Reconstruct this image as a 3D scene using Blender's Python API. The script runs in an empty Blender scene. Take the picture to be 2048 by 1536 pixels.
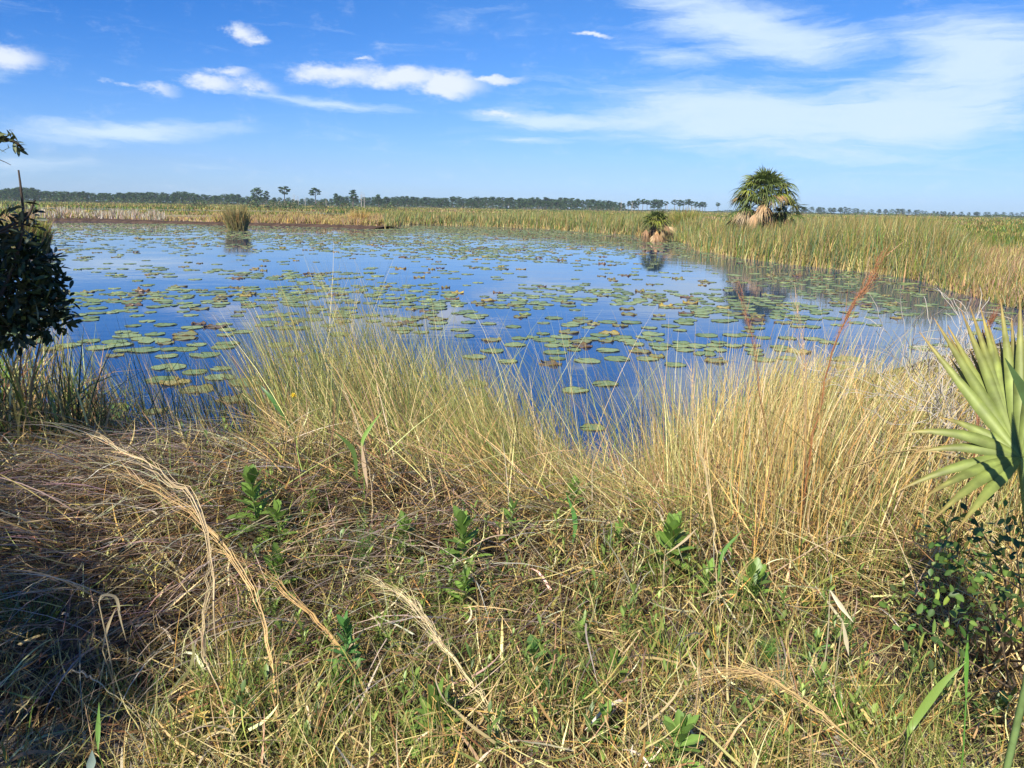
import bpy, math, random
import numpy as np
from mathutils import Matrix, Vector
R = math.radians
rng = np.random.default_rng(7)
random.seed(7)
S = bpy.context.scene
COL = S.collection

# ------------------------------------------------------------------ camera
H = 2.0
FPX = 1539.0
PITCH, ROLL = R(12.97), R(0.96)
fwd = np.array([0, math.cos(PITCH), -math.sin(PITCH)])
rt0 = np.array([1.0, 0, 0])
up0 = np.array([0, math.sin(PITCH), math.cos(PITCH)])
rt = math.cos(ROLL) * rt0 + math.sin(ROLL) * up0
up = math.cos(ROLL) * up0 - math.sin(ROLL) * rt0
CAM = np.array([0, 0, H])
cd = bpy.data.cameras.new("camera")
cam = bpy.data.objects.new("camera", cd)
COL.objects.link(cam)
cd.sensor_width = 36
cd.lens = FPX / 2048 * 36
cd.clip_start = 0.05
cd.clip_end = 6000
m = Matrix.Identity(4)
for i in range(3):
    m[i][0], m[i][1], m[i][2], m[i][3] = rt[i], up[i], -fwd[i], CAM[i]
cam.matrix_world = m
S.camera = cam

def ray(x, y):
    x = np.asarray(x, float); y = np.asarray(y, float)
    d = fwd + ((x - 1024) / FPX)[..., None] * rt - ((y - 768) / FPX)[..., None] * up
    return d / np.linalg.norm(d, axis=-1)[..., None]

def hit(x, y, z=0.0):
    d = ray(x, y)
    t = (z - H) / d[..., 2]
    return CAM + d * t[..., None]

def at(x, y, dist):
    """point on the ray of a photo pixel at horizontal distance dist"""
    d = ray(x, y)
    return CAM + d * (dist / np.hypot(d[..., 0], d[..., 1]))[..., None]

def proj(P):
    v = np.asarray(P, float) - CAM
    w = v @ fwd
    w = np.where(w < 1e-3, 1e-3, w)
    return 1024 + FPX * (v @ rt) / w, 768 - FPX * (v @ up) / w

# ------------------------------------------------------------------ light
SUN_AZ = math.atan2(-0.44, -0.90)      # direction towards the sun, behind and left of the viewer
SUN_EL = R(44)
sdir = np.array([math.sin(SUN_AZ) * math.cos(SUN_EL), math.cos(SUN_AZ) * math.cos(SUN_EL), math.sin(SUN_EL)])
sl = bpy.data.lights.new("sun", 'SUN')
sl.energy = 5.0
sl.angle = R(0.53)
sl.color = (1.0, 0.93, 0.80)
so = bpy.data.objects.new("sun", sl)
COL.objects.link(so)
so.rotation_euler = Vector(sdir).to_track_quat('Z', 'Y').to_euler()

S.view_settings.view_transform = 'Standard'
S.view_settings.look = 'None'
S.view_settings.exposure = 0.63
S.view_settings.gamma = 1.0
S.render.engine = 'CYCLES'
S.cycles.max_bounces = 6
S.cycles.diffuse_bounces = 3
S.cycles.transmission_bounces = 3
S.cycles.transparent_max_bounces = 6
S.cycles.caustics_reflective = False
S.cycles.caustics_refractive = False
S.cycles.volume_bounces = 0

W = bpy.data.worlds.new("World")
S.world = W
W.use_nodes = True
nt = W.node_tree
for n in list(nt.nodes):
    nt.nodes.remove(n)

class NT:
    def __init__(s, t): s.t = t
    def n(s, kind, **kw):
        n = s.t.nodes.new(kind)
        for k, v in kw.items():
            if k.startswith('i_'):
                key = k[2:]
                n.inputs[int(key) if key.isdigit() else key.replace('_', ' ')].default_value = v
            else:
                setattr(n, k, v)
        return n
    def l(s, a, b): s.t.links.new(a, b)
    def math(s, op, a, b=None, clamp=False, c=None):
        n = s.t.nodes.new('ShaderNodeMath'); n.operation = op; n.use_clamp = clamp
        for i, v in enumerate((a, b, c)):
            if v is None: continue
            if isinstance(v, (int, float)): n.inputs[i].default_value = v
            else: s.l(v, n.inputs[i])
        return n.outputs[0]
    def mix(s, f, a, b, blend='MIX'):
        n = s.t.nodes.new('ShaderNodeMix'); n.data_type = 'RGBA'; n.blend_type = blend
        for sock, v in ((n.inputs[0], f), (n.inputs[6], a), (n.inputs[7], b)):
            if isinstance(v, (int, float)): sock.default_value = v
            elif isinstance(v, tuple): sock.default_value = v if len(v) == 4 else (*v, 1)
            else: s.l(v, sock)
        return n.outputs[2]
    def ramp(s, f, stops, interp='LINEAR'):
        n = s.t.nodes.new('ShaderNodeValToRGB'); r = n.color_ramp; r.interpolation = interp
        while len(r.elements) < len(stops): r.elements.new(0.5)
        for e, (p, c) in zip(r.elements, stops):
            e.position = p; e.color = c if len(c) == 4 else (*c, 1)
        s.l(f, n.inputs[0]); return n.outputs[0]
    def sstep(s, v, a, b):
        n = s.t.nodes.new('ShaderNodeMapRange'); n.interpolation_type = 'SMOOTHSTEP'
        s.l(v, n.inputs[0]); n.inputs[1].default_value = a; n.inputs[2].default_value = b
        return n.outputs[0]

T = NT(nt)
sky = T.n('ShaderNodeTexSky', sky_type='NISHITA', sun_disc=False, sun_elevation=SUN_EL,
          sun_rotation=SUN_AZ, air_density=1.0, dust_density=0.25, ozone_density=3.0, altitude=0)
hs = T.n('ShaderNodeHueSaturation', i_Saturation=1.27, i_Value=1.0)
T.l(sky.outputs[0], hs.inputs['Color'])
tc = T.n('ShaderNodeTexCoord')
sx = T.n('ShaderNodeSeparateXYZ'); T.l(tc.outputs['Generated'], sx.inputs[0])
AZ = T.math('ARCTAN2', sx.outputs[0], sx.outputs[1])
EL = T.math('ARCSINE', sx.outputs[2])
cv = T.n('ShaderNodeCombineXYZ'); T.l(AZ, cv.inputs[0]); T.l(EL, cv.inputs[1])

tint = T.ramp(EL, [(0.0, (.285, .45, .9)), (.045, (.31, .415, .72)), (.13, (.33, .45, .70)), (.26, (.34, .49, .69)), (.9, (.24, .40, .66))])
azf = T.math('MULTIPLY', T.sstep(AZ, .15, -.62), T.sstep(EL, .03, .26))
tint = T.mix(azf, tint, T.mix(1.0, tint, (.42, .74, .92), 'MULTIPLY'))
tn = T.n('ShaderNodeVectorMath', operation='SCALE'); T.l(tint, tn.inputs[0]); tn.inputs['Scale'].default_value = 2.0
skyc = T.mix(1.0, hs.outputs[0], tn.outputs[0], 'MULTIPLY')

def azel(x, y):
    d = ray(x, y)
    return math.atan2(d[0], d[1]), math.asin(d[2])

def warp(scale, sc, amt, detail=5.0, rough=0.6):
    mp = T.n('ShaderNodeMapping'); mp.inputs['Scale'].default_value = sc
    T.l(cv.outputs[0], mp.inputs[0])
    nz = T.n('ShaderNodeTexNoise', i_Scale=scale, i_Detail=detail, i_Roughness=rough)
    T.l(mp.outputs[0], nz.inputs['Vector'])
    sub = T.n('ShaderNodeVectorMath', operation='SUBTRACT'); T.l(nz.outputs['Color'], sub.inputs[0]); sub.inputs[1].default_value = (.5, .5, .5)
    ml = T.n('ShaderNodeVectorMath', operation='MULTIPLY'); T.l(sub.outputs[0], ml.inputs[0]); ml.inputs[1].default_value = amt
    ad = T.n('ShaderNodeVectorMath', operation='ADD'); T.l(cv.outputs[0], ad.inputs[0]); T.l(ml.outputs[0], ad.inputs[1])
    return ad.outputs[0], nz.outputs[0]

def cloud_set(vec, lst):
    out = None
    for (cx, cy, rx, ry, rot, st) in lst:
        a0, e0 = azel(cx, cy)
        c, s_ = math.cos(R(rot)), math.sin(R(rot))
        a1, e1 = azel(cx + rx * c, cy + rx * s_)
        a2, e2 = azel(cx - ry * s_, cy + ry * c)
        mp = T.n('ShaderNodeMapping', vector_type='TEXTURE')
        mp.inputs['Location'].default_value = (a0, e0, 0)
        mp.inputs['Rotation'].default_value = (0, 0, math.atan2(e1 - e0, a1 - a0))
        mp.inputs['Scale'].default_value = (math.hypot(a1 - a0, e1 - e0), math.hypot(a2 - a0, e2 - e0), 1)
        T.l(vec, mp.inputs[0])
        ln = T.n('ShaderNodeVectorMath', operation='LENGTH'); T.l(mp.outputs[0], ln.inputs[0])
        v = T.math('MULTIPLY', T.math('SUBTRACT', 1.0, ln.outputs['Value'], clamp=True), st)
        out = v if out is None else T.math('MAXIMUM', out, v)
    return out

v1, n1 = warp(26, (1, 1.8, 1), (0.055, 0.026, 0), 9.0, 0.68)
v2, n2 = warp(5, (0.8, 3.0, 1), (0.16, 0.05, 0), 8.0, 0.62)
cum = cloud_set(v1, [
    (482, 66, 46, 26, 8, 1.0), (508, 80, 40, 15, 8, .9), (680, 148, 135, 30, 0, 1.0), (800, 154, 140, 34, 2, 1.1), (895, 168, 105, 38, 4, 1.1), (890, 184, 60, 22, 8, 1),
    (975, 160, 100, 13, 1, 1.0), (420, 165, 90, 20, 3, .9), (460, 143, 60, 13, 0, .75), (520, 170, 60, 22, 20, .6), (320, 178, 60, 14, 12, .6), (250, 168, 60, 7, 8, .5),
    (15, 118, 100, 34, 4, 1.0), (1182, 69, 58, 8, 3, 1.1), (1000, 228, 70, 9, 6, .7), (730, 120, 36, 6, 0, .6)])
cir = cloud_set(v2, [
    (1500, 235, 660, 95, 0, 1.1), (1800, 230, 500, 130, -6, 1.15), (1520, 55, 420, 85, 10, 1.0), (1950, 120, 300, 130, 0, 1.0), (1400, 15, 350, 30, 6, .7),
    (640, 205, 260, 20, 6, .75), (240, 265, 330, 30, 0, .9), (30, 145, 130, 32, 0, .6), (60, 330, 200, 30, 4, .4), (1100, 240, 230, 28, 4, .8), (1050, 282, 150, 14, 0, .6),
    (1350, 110, 200, 40, 15, .4)])
mp3 = T.n('ShaderNodeMapping'); mp3.inputs['Scale'].default_value = (1.2, 9, 1); mp3.inputs['Rotation'].default_value = (0, 0, R(6))
T.l(v2, mp3.inputs[0])
nz3 = T.n('ShaderNodeTexNoise', i_Scale=5.0, i_Detail=8.0, i_Roughness=0.66, i_Distortion=0.5); T.l(mp3.outputs[0], nz3.inputs['Vector'])
cumd = T.math('MULTIPLY', T.sstep(T.math('ADD', cum, T.math('MULTIPLY', T.math('SUBTRACT', n1, 0.5), 1.2)), 0.02, 0.86), 0.88)
cird = T.math('MULTIPLY', T.sstep(T.math('ADD', T.math('MULTIPLY', cir, 1.15), T.math('MULTIPLY', T.math('SUBTRACT', nz3.outputs[0], 0.5), 1.7)), 0.02, 1.0), 0.86)
# thin cirrus veil, widest at the right, then the cumulus over it
c1 = T.mix(cird, skyc, (7.0, 8.6, 10.2))
c2 = T.mix(cumd, c1, (8.6, 9.2, 10.0))
bg = T.n('ShaderNodeBackground', i_Strength=0.069)
T.l(c2, bg.inputs[0])
wo = T.n('ShaderNodeOutputWorld'); T.l(bg.outputs[0], wo.inputs[0])

# ------------------------------------------------------------------ helpers
def tag(o, label=None, cat=None, group=None, kind=None):
    if label: o['label'] = label
    if cat: o['category'] = cat
    if group: o['group'] = group
    if kind: o['kind'] = kind
    return o

def mk_mesh(name, V, F, C=None, mat=None, smooth=False):
    """V (n,3); F list of arrays of faces with equal vertex counts; C (n,3) linear colour per vertex"""
    me = bpy.data.meshes.new(name)
    V = np.asarray(V, np.float32)
    if not isinstance(F, list): F = [F]
    F = [np.asarray(f, np.int32) for f in F if len(f)]
    me.vertices.add(len(V)); me.vertices.foreach_set('co', V.ravel())
    nl = sum(f.size for f in F); nf = sum(len(f) for f in F)
    me.loops.add(nl); me.loops.foreach_set('vertex_index', np.concatenate([f.ravel() for f in F]))
    me.polygons.add(nf)
    sizes = np.concatenate([np.full(len(f), f.shape[1], np.int32) for f in F])
    starts = np.concatenate([[0], np.cumsum(sizes)[:-1]]).astype(np.int32)
    me.polygons.foreach_set('loop_start', starts)
    if smooth: me.polygons.foreach_set('use_smooth', np.ones(nf, bool))
    me.update(calc_edges=True)
    if C is not None:
        a = me.color_attributes.new('col', 'FLOAT_COLOR', 'POINT')
        c4 = np.ones((len(V), 4), np.float32); c4[:, :3] = C
        a.data.foreach_set('color', c4.ravel())
    if mat: me.materials.append(mat)
    return me

def obj(name, me, parent=None, loc=None):
    o = bpy.data.objects.new(name, me)
    COL.objects.link(o)
    if parent: o.parent = parent
    if loc is not None: o.location = loc
    return o

def empty(name, loc):
    o = bpy.data.objects.new(name, None)
    o.empty_display_size = 0.1
    COL.objects.link(o); o.location = loc
    return o

class Bag:
    """collects pieces of geometry for one mesh"""
    def __init__(s): s.V = []; s.F = {}; s.C = []; s.n = 0
    def add(s, V, F, C):
        V = np.asarray(V, float); F = np.asarray(F, int)
        C = np.broadcast_to(np.asarray(C, float), (len(V), 3))
        s.V.append(V); s.C.append(C); s.F.setdefault(F.shape[1], []).append(F + s.n); s.n += len(V)
    def mesh(s, name, mat, origin=(0, 0, 0), smooth=False):
        return mk_mesh(name, np.concatenate(s.V) - np.asarray(origin), [np.concatenate(f) for f in s.F.values()], np.concatenate(s.C), mat, smooth)

def norm(v):
    return v / np.maximum(np.linalg.norm(v, axis=-1, keepdims=True), 1e-9)

def strips(cent, width, side, col):
    """cent (N,K,3) centre lines, width (N,K), side (N,3) or (N,K,3), col (N,3) or (N,K,3) -> V,F,C"""
    N, K, _ = cent.shape
    if side.ndim == 2: side = np.repeat(side[:, None], K, 1)
    a = cent - side * width[..., None] * .5
    b = cent + side * width[..., None] * .5
    V = np.stack([a, b], 2).reshape(-1, 3)
    i = (np.arange(N)[:, None] * K + np.arange(K - 1)[None]) * 2
    F = np.stack([i, i + 1, i + 3, i + 2], -1).reshape(-1, 4)
    if col.ndim == 2: col = np.repeat(col[:, None], K, 1)
    C = np.repeat(col, 2, axis=1).reshape(-1, 3)
    return V, F, C

def blades(P, az, th0, bend, L, Wd, K, col, tip=None, pw=2.0, flat=0.0, wig=0.0, terrain=None):
    """grass blades growing from P; lean th0 from vertical towards azimuth az, bending on by bend"""
    N = len(P)
    s = np.linspace(0, 1, K)
    th = th0[:, None] + bend[:, None] * s[None] ** 1.3
    azk = np.repeat(az[:, None], K, 1)
    if wig: azk = azk + np.cumsum(rng.normal(0, wig, (N, K)), 1)
    d = np.stack([np.sin(azk) * np.sin(th), np.cos(azk) * np.sin(th), np.cos(th)], -1)
    step = (L / (K - 1))[:, None, None] * (d[:, :-1] + d[:, 1:]) * .5
    cent = np.concatenate([P[:, None], P[:, None] + np.cumsum(step, 1)], 1)
    if terrain is not None:
        gz = terrain(cent[..., 0], cent[..., 1]) + 0.006
        cent[..., 2] = np.maximum(cent[..., 2], gz)
    tw = rng.uniform(0, math.pi, N)
    side = np.stack([np.cos(tw), np.sin(tw), rng.normal(0, .25, N)], -1)
    # blades face more towards the open side than edge-on
    side = norm(side)
    w = Wd[:, None] * (1 - 0.93 * s[None] ** pw)
    c = col
    if tip is not None:
        c = col[:, None] * (1 - s[None, :, None]) + tip[:, None] * s[None, :, None]
    return strips(cent, w, side, c)

def pal(n, cols, wts, var=0.16):
    cols = np.array(cols, float); wts = np.array(wts, float); wts /= wts.sum()
    c = cols[rng.choice(len(cols), n, p=wts)]
    return np.clip(c * rng.lognormal(0, var, (n, 1)) * rng.lognormal(0, var * .35, (n, 3)), 0.004, .85)

def tube(pts, rad, n=6, cap=True):
    pts = np.asarray(pts, float); K = len(pts)
    rad = np.broadcast_to(np.asarray(rad, float), (K,))
    t = norm(np.gradient(pts, axis=0))
    ref = np.array([0, 0, 1.0]) if abs(t[0][2]) < .9 else np.array([1.0, 0, 0])
    u = norm(np.cross(t, ref)); v = np.cross(t, u)
    a = np.arange(n) / n * 2 * math.pi
    V = pts[:, None] + rad[:, None, None] * (u[:, None] * np.cos(a)[None, :, None] + v[:, None] * np.sin(a)[None, :, None])
    i = np.arange(K - 1)[:, None] * n; j = np.arange(n)[None]
    F = np.stack([i + j, i + (j + 1) % n, i + n + (j + 1) % n, i + n + j], -1).reshape(-1, 4)
    return V.reshape(-1, 3), F

# ------------------------------------------------------------------ materials
def foliage(name, rough=.55, trans=.3, spec=.3, var=0.0):
    mt = bpy.data.materials.new(name); mt.use_nodes = True
    t = NT(mt.node_tree); b = mt.node_tree.nodes['Principled BSDF']; out = mt.node_tree.nodes['Material Output']
    at_ = t.n('ShaderNodeAttribute', attribute_name='col')
    c = at_.outputs['Color']
    if var:
        tc = t.n('ShaderNodeTexCoord')
        nz = t.n('ShaderNodeTexNoise', i_Scale=var, i_Detail=4.0)
        t.l(tc.outputs['Object'], nz.inputs['Vector'])
        c = t.mix(.55, c, t.ramp(nz.outputs[0], [(.3, (.55, .5, .45)), (.5, (.95, .95, .95)), (.7, (1.3, 1.25, 1.1))]), 'MULTIPLY')
    t.l(c, b.inputs['Base Color'])
    b.inputs['Roughness'].default_value = rough
    b.inputs['Specular IOR Level'].default_value = spec
    if trans:
        tr = t.n('ShaderNodeBsdfTranslucent'); t.l(c, tr.inputs[0])
        mx = t.n('ShaderNodeMixShader', i_0=trans)
        t.l(b.outputs[0], mx.inputs[1]); t.l(tr.outputs[0], mx.inputs[2]); t.l(mx.outputs[0], out.inputs[0])
    return mt

M_grass = foliage('grass_blade', .45, .12, .45)
M_leaf = foliage('green_leaf', .42, .3, .45)
M_waxy = foliage('waxy_leaf', .45, .12, .35)
M_far = foliage('far_foliage', .8, .1, .1)
M_pad = foliage('lily_pad', .38, .1, .5, 9.0)
M_bark = foliage('bark', .9, 0, .2, 14.0)
M_palm = foliage('palm_frond', .5, .15, .35, 30.0)

def mat_water():
    mt = bpy.data.materials.new('pond_water'); mt.use_nodes = True
    t = NT(mt.node_tree); b = mt.node_tree.nodes['Principled BSDF']
    b.inputs['Base Color'].default_value = (.006, .032, .11, 1)
    b.inputs['Roughness'].default_value = .03
    b.inputs['IOR'].default_value = 1.45
    b.inputs['Specular IOR Level'].default_value = .8
    g = t.n('ShaderNodeNewGeometry')
    mp = t.n('ShaderNodeMapping'); mp.inputs['Scale'].default_value = (1, 1.6, 1); t.l(g.outputs['Position'], mp.inputs[0])
    n1 = t.n('ShaderNodeTexNoise', i_Scale=3.0, i_Detail=3.0, i_Roughness=.5); t.l(mp.outputs[0], n1.inputs['Vector'])
    n2 = t.n('ShaderNodeTexNoise', i_Scale=.35, i_Detail=2.0); t.l(mp.outputs[0], n2.inputs['Vector'])
    h = t.math('MULTIPLY', n1.outputs[0], t.sstep(n2.outputs[0], .35, .7))
    bp = t.n('ShaderNodeBump', i_Strength=.055, i_Distance=.08); t.l(h, bp.inputs['Height']); t.l(bp.outputs[0], b.inputs['Normal'])
    return mt

def mat_ground():
    mt = bpy.data.materials.new('bank_soil'); mt.use_nodes = True
    t = NT(mt.node_tree); b = mt.node_tree.nodes['Principled BSDF']
    g = t.n('ShaderNodeNewGeometry')
    def nz(sc, det=6.0, r=.6):
        n = t.n('ShaderNodeTexNoise', i_Scale=sc, i_Detail=det, i_Roughness=r); t.l(g.outputs['Position'], n.inputs['Vector']); return n.outputs[0]
    soil = t.ramp(nz(40), [(.3, (.025, .017, .011)), (.55, (.07, .048, .03)), (.75, (.15, .11, .07))])  # soil tones set darker to deepen the shade between the blades
    sand = t.ramp(nz(60), [(.3, (.26, .23, .19)), (.7, (.5, .46, .4))])
    att = t.n('ShaderNodeAttribute', attribute_name='col')
    sp = t.n('ShaderNodeSeparateColor'); t.l(att.outputs['Color'], sp.inputs[0])
    near = t.mix(t.math('MULTIPLY', sp.outputs[0], t.sstep(nz(5), .42, .6)), soil, sand)
    big = t.ramp(nz(.035, 5.0), [(.35, (.13, .13, .05)), (.5, (.24, .2, .1)), (.65, (.3, .24, .13))])
    c = t.mix(sp.outputs[1], near, big)
    t.l(c, b.inputs['Base Color']); b.inputs['Roughness'].default_value = .95; b.inputs['Specular IOR Level'].default_value = .15
    bp = t.n('ShaderNodeBump', i_Strength=.6, i_Distance=.02); t.l(nz(45), bp.inputs['Height']); t.l(bp.outputs[0], b.inputs['Normal'])
    return mt

# ------------------------------------------------------------------ terrain
far_px = [(-160, 447), (-60, 448), (80, 441), (200, 442), (300, 446), (440, 450), (600, 453), (700, 456), (765, 458), (800, 450), (850, 448), (950, 452), (1100, 458), (1200, 466), (1280, 471),
          (1345, 479), (1385, 489), (1400, 501), (1500, 518), (1600, 531), (1750, 546), (1850, 561), (1930, 585), (2030, 612), (2200, 650)]
near_px = [(2300, 668), (2100, 672), (2000, 690), (1850, 728), (1700, 765), (1550, 800), (1400, 870), (1320, 960), (1200, 1010), (1080, 945), (980, 880), (900, 845), (750, 810), (600, 840), (480, 930),
           (300, 965), (150, 975), (0, 980), (-300, 985), (-700, 1000)]
fp = [hit(*p)[:2] for p in far_px]; npx = [hit(*p)[:2] for p in near_px]
POND = np.array(fp + npx + [np.array([-14., 6.]), np.array([-30., 12.]), np.array([-62., 34.])])

def sdist(x, y, poly=POND):
    """signed distance, negative inside the pond"""
    x = np.asarray(x, float); y = np.asarray(y, float)
    sh = x.shape; x = x.ravel(); y = y.ravel()
    dm = np.full(x.shape, 1e18); ins = np.zeros(x.shape, bool)
    for i in range(len(poly)):
        ax, ay = poly[i]; bx, by = poly[(i + 1) % len(poly)]
        ex, ey = bx - ax, by - ay
        t = np.clip(((x - ax) * ex + (y - ay) * ey) / (ex * ex + ey * ey), 0, 1)
        dm = np.minimum(dm, (x - ax - t * ex) ** 2 + (y - ay - t * ey) ** 2)
        c = ((ay > y) != (by > y)) & (x < (bx - ax) * (y - ay) / (by - ay + 1e-12) + ax)
        ins ^= c
    return (np.sqrt(dm) * np.where(ins, -1, 1)).reshape(sh)

def vnoise(x, y, sc, seed=0):
    x = np.asarray(x) * sc + seed * 17.3; y = np.asarray(y) * sc + seed * 9.1
    return (np.sin(x * 1.7 + 1.3 * np.sin(y * 1.1 + seed)) + np.sin(y * 1.9 + 1.7 * np.sin(x * .8 + 2 + seed)) + .5 * np.sin(x * 3.7 - y * 2.9 + seed) + .5 * np.sin(x * 2.3 + y * 4.1)) / 3

def sst(x, a, b):
    t = np.clip((x - a) / (b - a), 0, 1); return t * t * (3 - 2 * t)

MARSH_PONDS = [hit(40, 416), hit(350, 432.5), hit(670, 428), hit(1590, 444), hit(1000, 431)]
MP_R = [(60, 16), (8, 5), (6, 7), (9, 8), (8, 3)]
MOUND = hit(390, 1015, .62)
def gz(x, y):
    x = np.asarray(x, float); y = np.asarray(y, float)
    sd = sdist(x, y)
    r = np.hypot(x, y)
    nearb = 1 - sst(r, 13, 20)
    bank = -0.5 + 0.62 * sst(sd, -1.0, .3) + .35 * sst(sd, .1, 2.0) + .03 * vnoise(x, y, 1.3) + .012 * vnoise(x, y, 5, 2)
    md = np.hypot((x - MOUND[0]) / 2.1, (y - MOUND[1]) / 1.0)
    bank = bank + .31 * np.exp(-md ** 2 * 1.4)
    marsh = -0.5 + .58 * sst(sd, -1.5, .4) + .02 * vnoise(x, y, .3, 1) - .0 * r
    for c, (a, b) in zip(MARSH_PONDS, MP_R):
        q = np.hypot((x - c[0]) / a, (y - c[1]) / b)
        marsh = marsh - .5 * (1 - sst(q, .8, 1.05))
    return bank * nearb + marsh * (1 - nearb)

azs = np.concatenate([np.linspace(-180, -50, 34)[:-1], np.linspace(-50, 50, 320), np.linspace(50, 180, 34)[1:-1]])
rs = np.concatenate([[0.02], np.geomspace(.3, 8, 120), np.geomspace(8.2, 120, 170), np.geomspace(122, 1600, 50)])
A, RR = np.meshgrid(np.radians(azs), rs, indexing='ij')
X, Y = RR * np.sin(A), RR * np.cos(A)
Z = gz(X, Y)
na, nr = X.shape
V = np.stack([X, Y, Z], -1).reshape(-1, 3)
i = (np.arange(na)[:, None] * nr + np.arange(nr - 1)[None])
j = ((np.arange(na)[:, None] + 1) % na * nr + np.arange(nr - 1)[None])
F = np.stack([i, i + 1, j + 1, j], -1).reshape(-1, 4)
F = F[:, ::-1]
xp, yp = proj(V)
sandm = np.maximum.reduce([np.exp(-(((V[:, 0] - c[0]) / .55) ** 2 + ((V[:, 1] - c[1]) / .4) ** 2)) for c in (hit(110, 1500, .45), hit(1420, 1470, .45), hit(1650, 1500, .45), hit(230, 1536, .45))])
C = np.stack([np.clip(sandm * 1.3, 0, 1), sst(np.hypot(V[:, 0], V[:, 1]), 14, 22), np.zeros(len(V))], -1)
g = obj('ground', mk_mesh('ground', V, F, C, mat_ground(), True))
tag(g, 'brown sandy pond bank and the flat marsh beyond', 'ground', kind='structure')
del g['category']

# water sheet
n = 96
aa = np.linspace(0, 2 * math.pi, n, endpoint=False)
V = np.concatenate([[[0, 0, 0]], np.stack([1600 * np.sin(aa), 1600 * np.cos(aa), 0 * aa], -1)])
k = np.arange(n)
w = obj('water', mk_mesh('water', V, np.stack([np.zeros(n, int), 1 + (k + 1) % n, 1 + k], -1), None, mat_water()))
tag(w, 'still blue pond water mirroring the sky', kind='structure')

# dark mud bank along the far left shore
def mud():
    top = [(85, 441), (200, 441.8), (300, 445.5), (440, 449.5), (600, 452.5), (700, 455.5), (768, 458)]
    pts = np.array([hit(*p) for p in top]); t = np.linspace(0, len(pts) - 1, 160)
    c = np.stack([np.interp(t, np.arange(len(pts)), pts[:, i]) for i in range(3)], -1)
    dr = norm(np.gradient(c, axis=0)); nrm = np.stack([-dr[:, 1], dr[:, 0], 0 * dr[:, 0]], -1)
    if nrm[80][1] > 0: nrm = -nrm
    prof = [(1.4, -.15), (1.0, .04), (.6, .12), (0, .19), (-.8, .2), (-2.5, .05)]
    V = []; C = []
    for k in range(160):
        for (o_, h_) in prof:
            q = c[k] + nrm[k] * (o_ + .25 * random.random()); V.append((q[0], q[1], h_ + random.uniform(-.03, .05) * (h_ > 0)))
            C.append(np.array([.075, .048, .032]) * random.uniform(.6, 1.6))
    i = (np.arange(159)[:, None] * 6 + np.arange(5)[None])
    F = np.stack([i, i + 1, i + 7, i + 6], -1).reshape(-1, 4)
    o = obj('mud_bank', mk_mesh('mud_bank', V, F, C, M_bark))
    tag(o, 'low dark brown mud bank between the pond and the marsh', kind='structure')
mud()

# ------------------------------------------------------------------ palette
TAN = (.48, .35, .13); STRAW = (.66, .53, .235); GOLD = (.54, .33, .085); BROWN = (.24, .135, .06); RUST = (.33, .13, .05)
GREY = (.40, .29, .175); GREEN = (.13, .19, .03); YGREEN = (.27, .30, .07); BGREEN = (.12, .21, .10); DGREEN = (.04, .085, .025); PINK = (.42, .26, .18)

def xcol(P):
    return proj(np.stack([P[:, 0], P[:, 1], np.full(len(P), .5)], -1))[0]

def polar(n, d0, d1, a0=-40, a1=40, logd=False):
    a = np.radians(rng.uniform(a0, a1, n))
    d = np.exp(rng.uniform(math.log(d0), math.log(d1), n)) if logd else np.sqrt(rng.uniform(d0 * d0, d1 * d1, n))
    return d * np.sin(a), d * np.cos(a), d

def ztop(xp, yt, d):
    r = ray(xp, yt)
    return H + d * r[..., 2] / np.hypot(r[..., 0], r[..., 1])

def stuff(name, parts, mat, label):
    V = []; F = []; C = []; n = 0
    for v, f, c in parts:
        V.append(v); F.append(f + n); C.append(c); n += len(v)
    o = obj(name, mk_mesh(name, np.concatenate(V), np.concatenate(F), np.concatenate(C), mat))
    tag(o, label, kind='stuff')
    return o

# ------------------------------------------------------------------ far marsh and reed belts
def marsh_col(x, y, n):
    m_ = vnoise(x, y, .035, 3) + .5 * vnoise(x, y, .12, 5)
    a = pal(n, [TAN, YGREEN, GREEN, BROWN, STRAW], [3, 1.8, 2.4, 1.2, .8], .2)
    b = pal(n, [YGREEN, GREEN, BGREEN, TAN], [1.4, 3, 1.5, 1.6], .2)
    c = pal(n, [PINK, GREY, STRAW, BROWN], [2, 2, 1.4, 1], .2)
    k = (m_ + rng.normal(0, .25, n))
    out = np.where((k > .15)[:, None], b, a)
    return np.where((k < -.62)[:, None], c, out) * np.array([.72, .76, .70])

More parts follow.
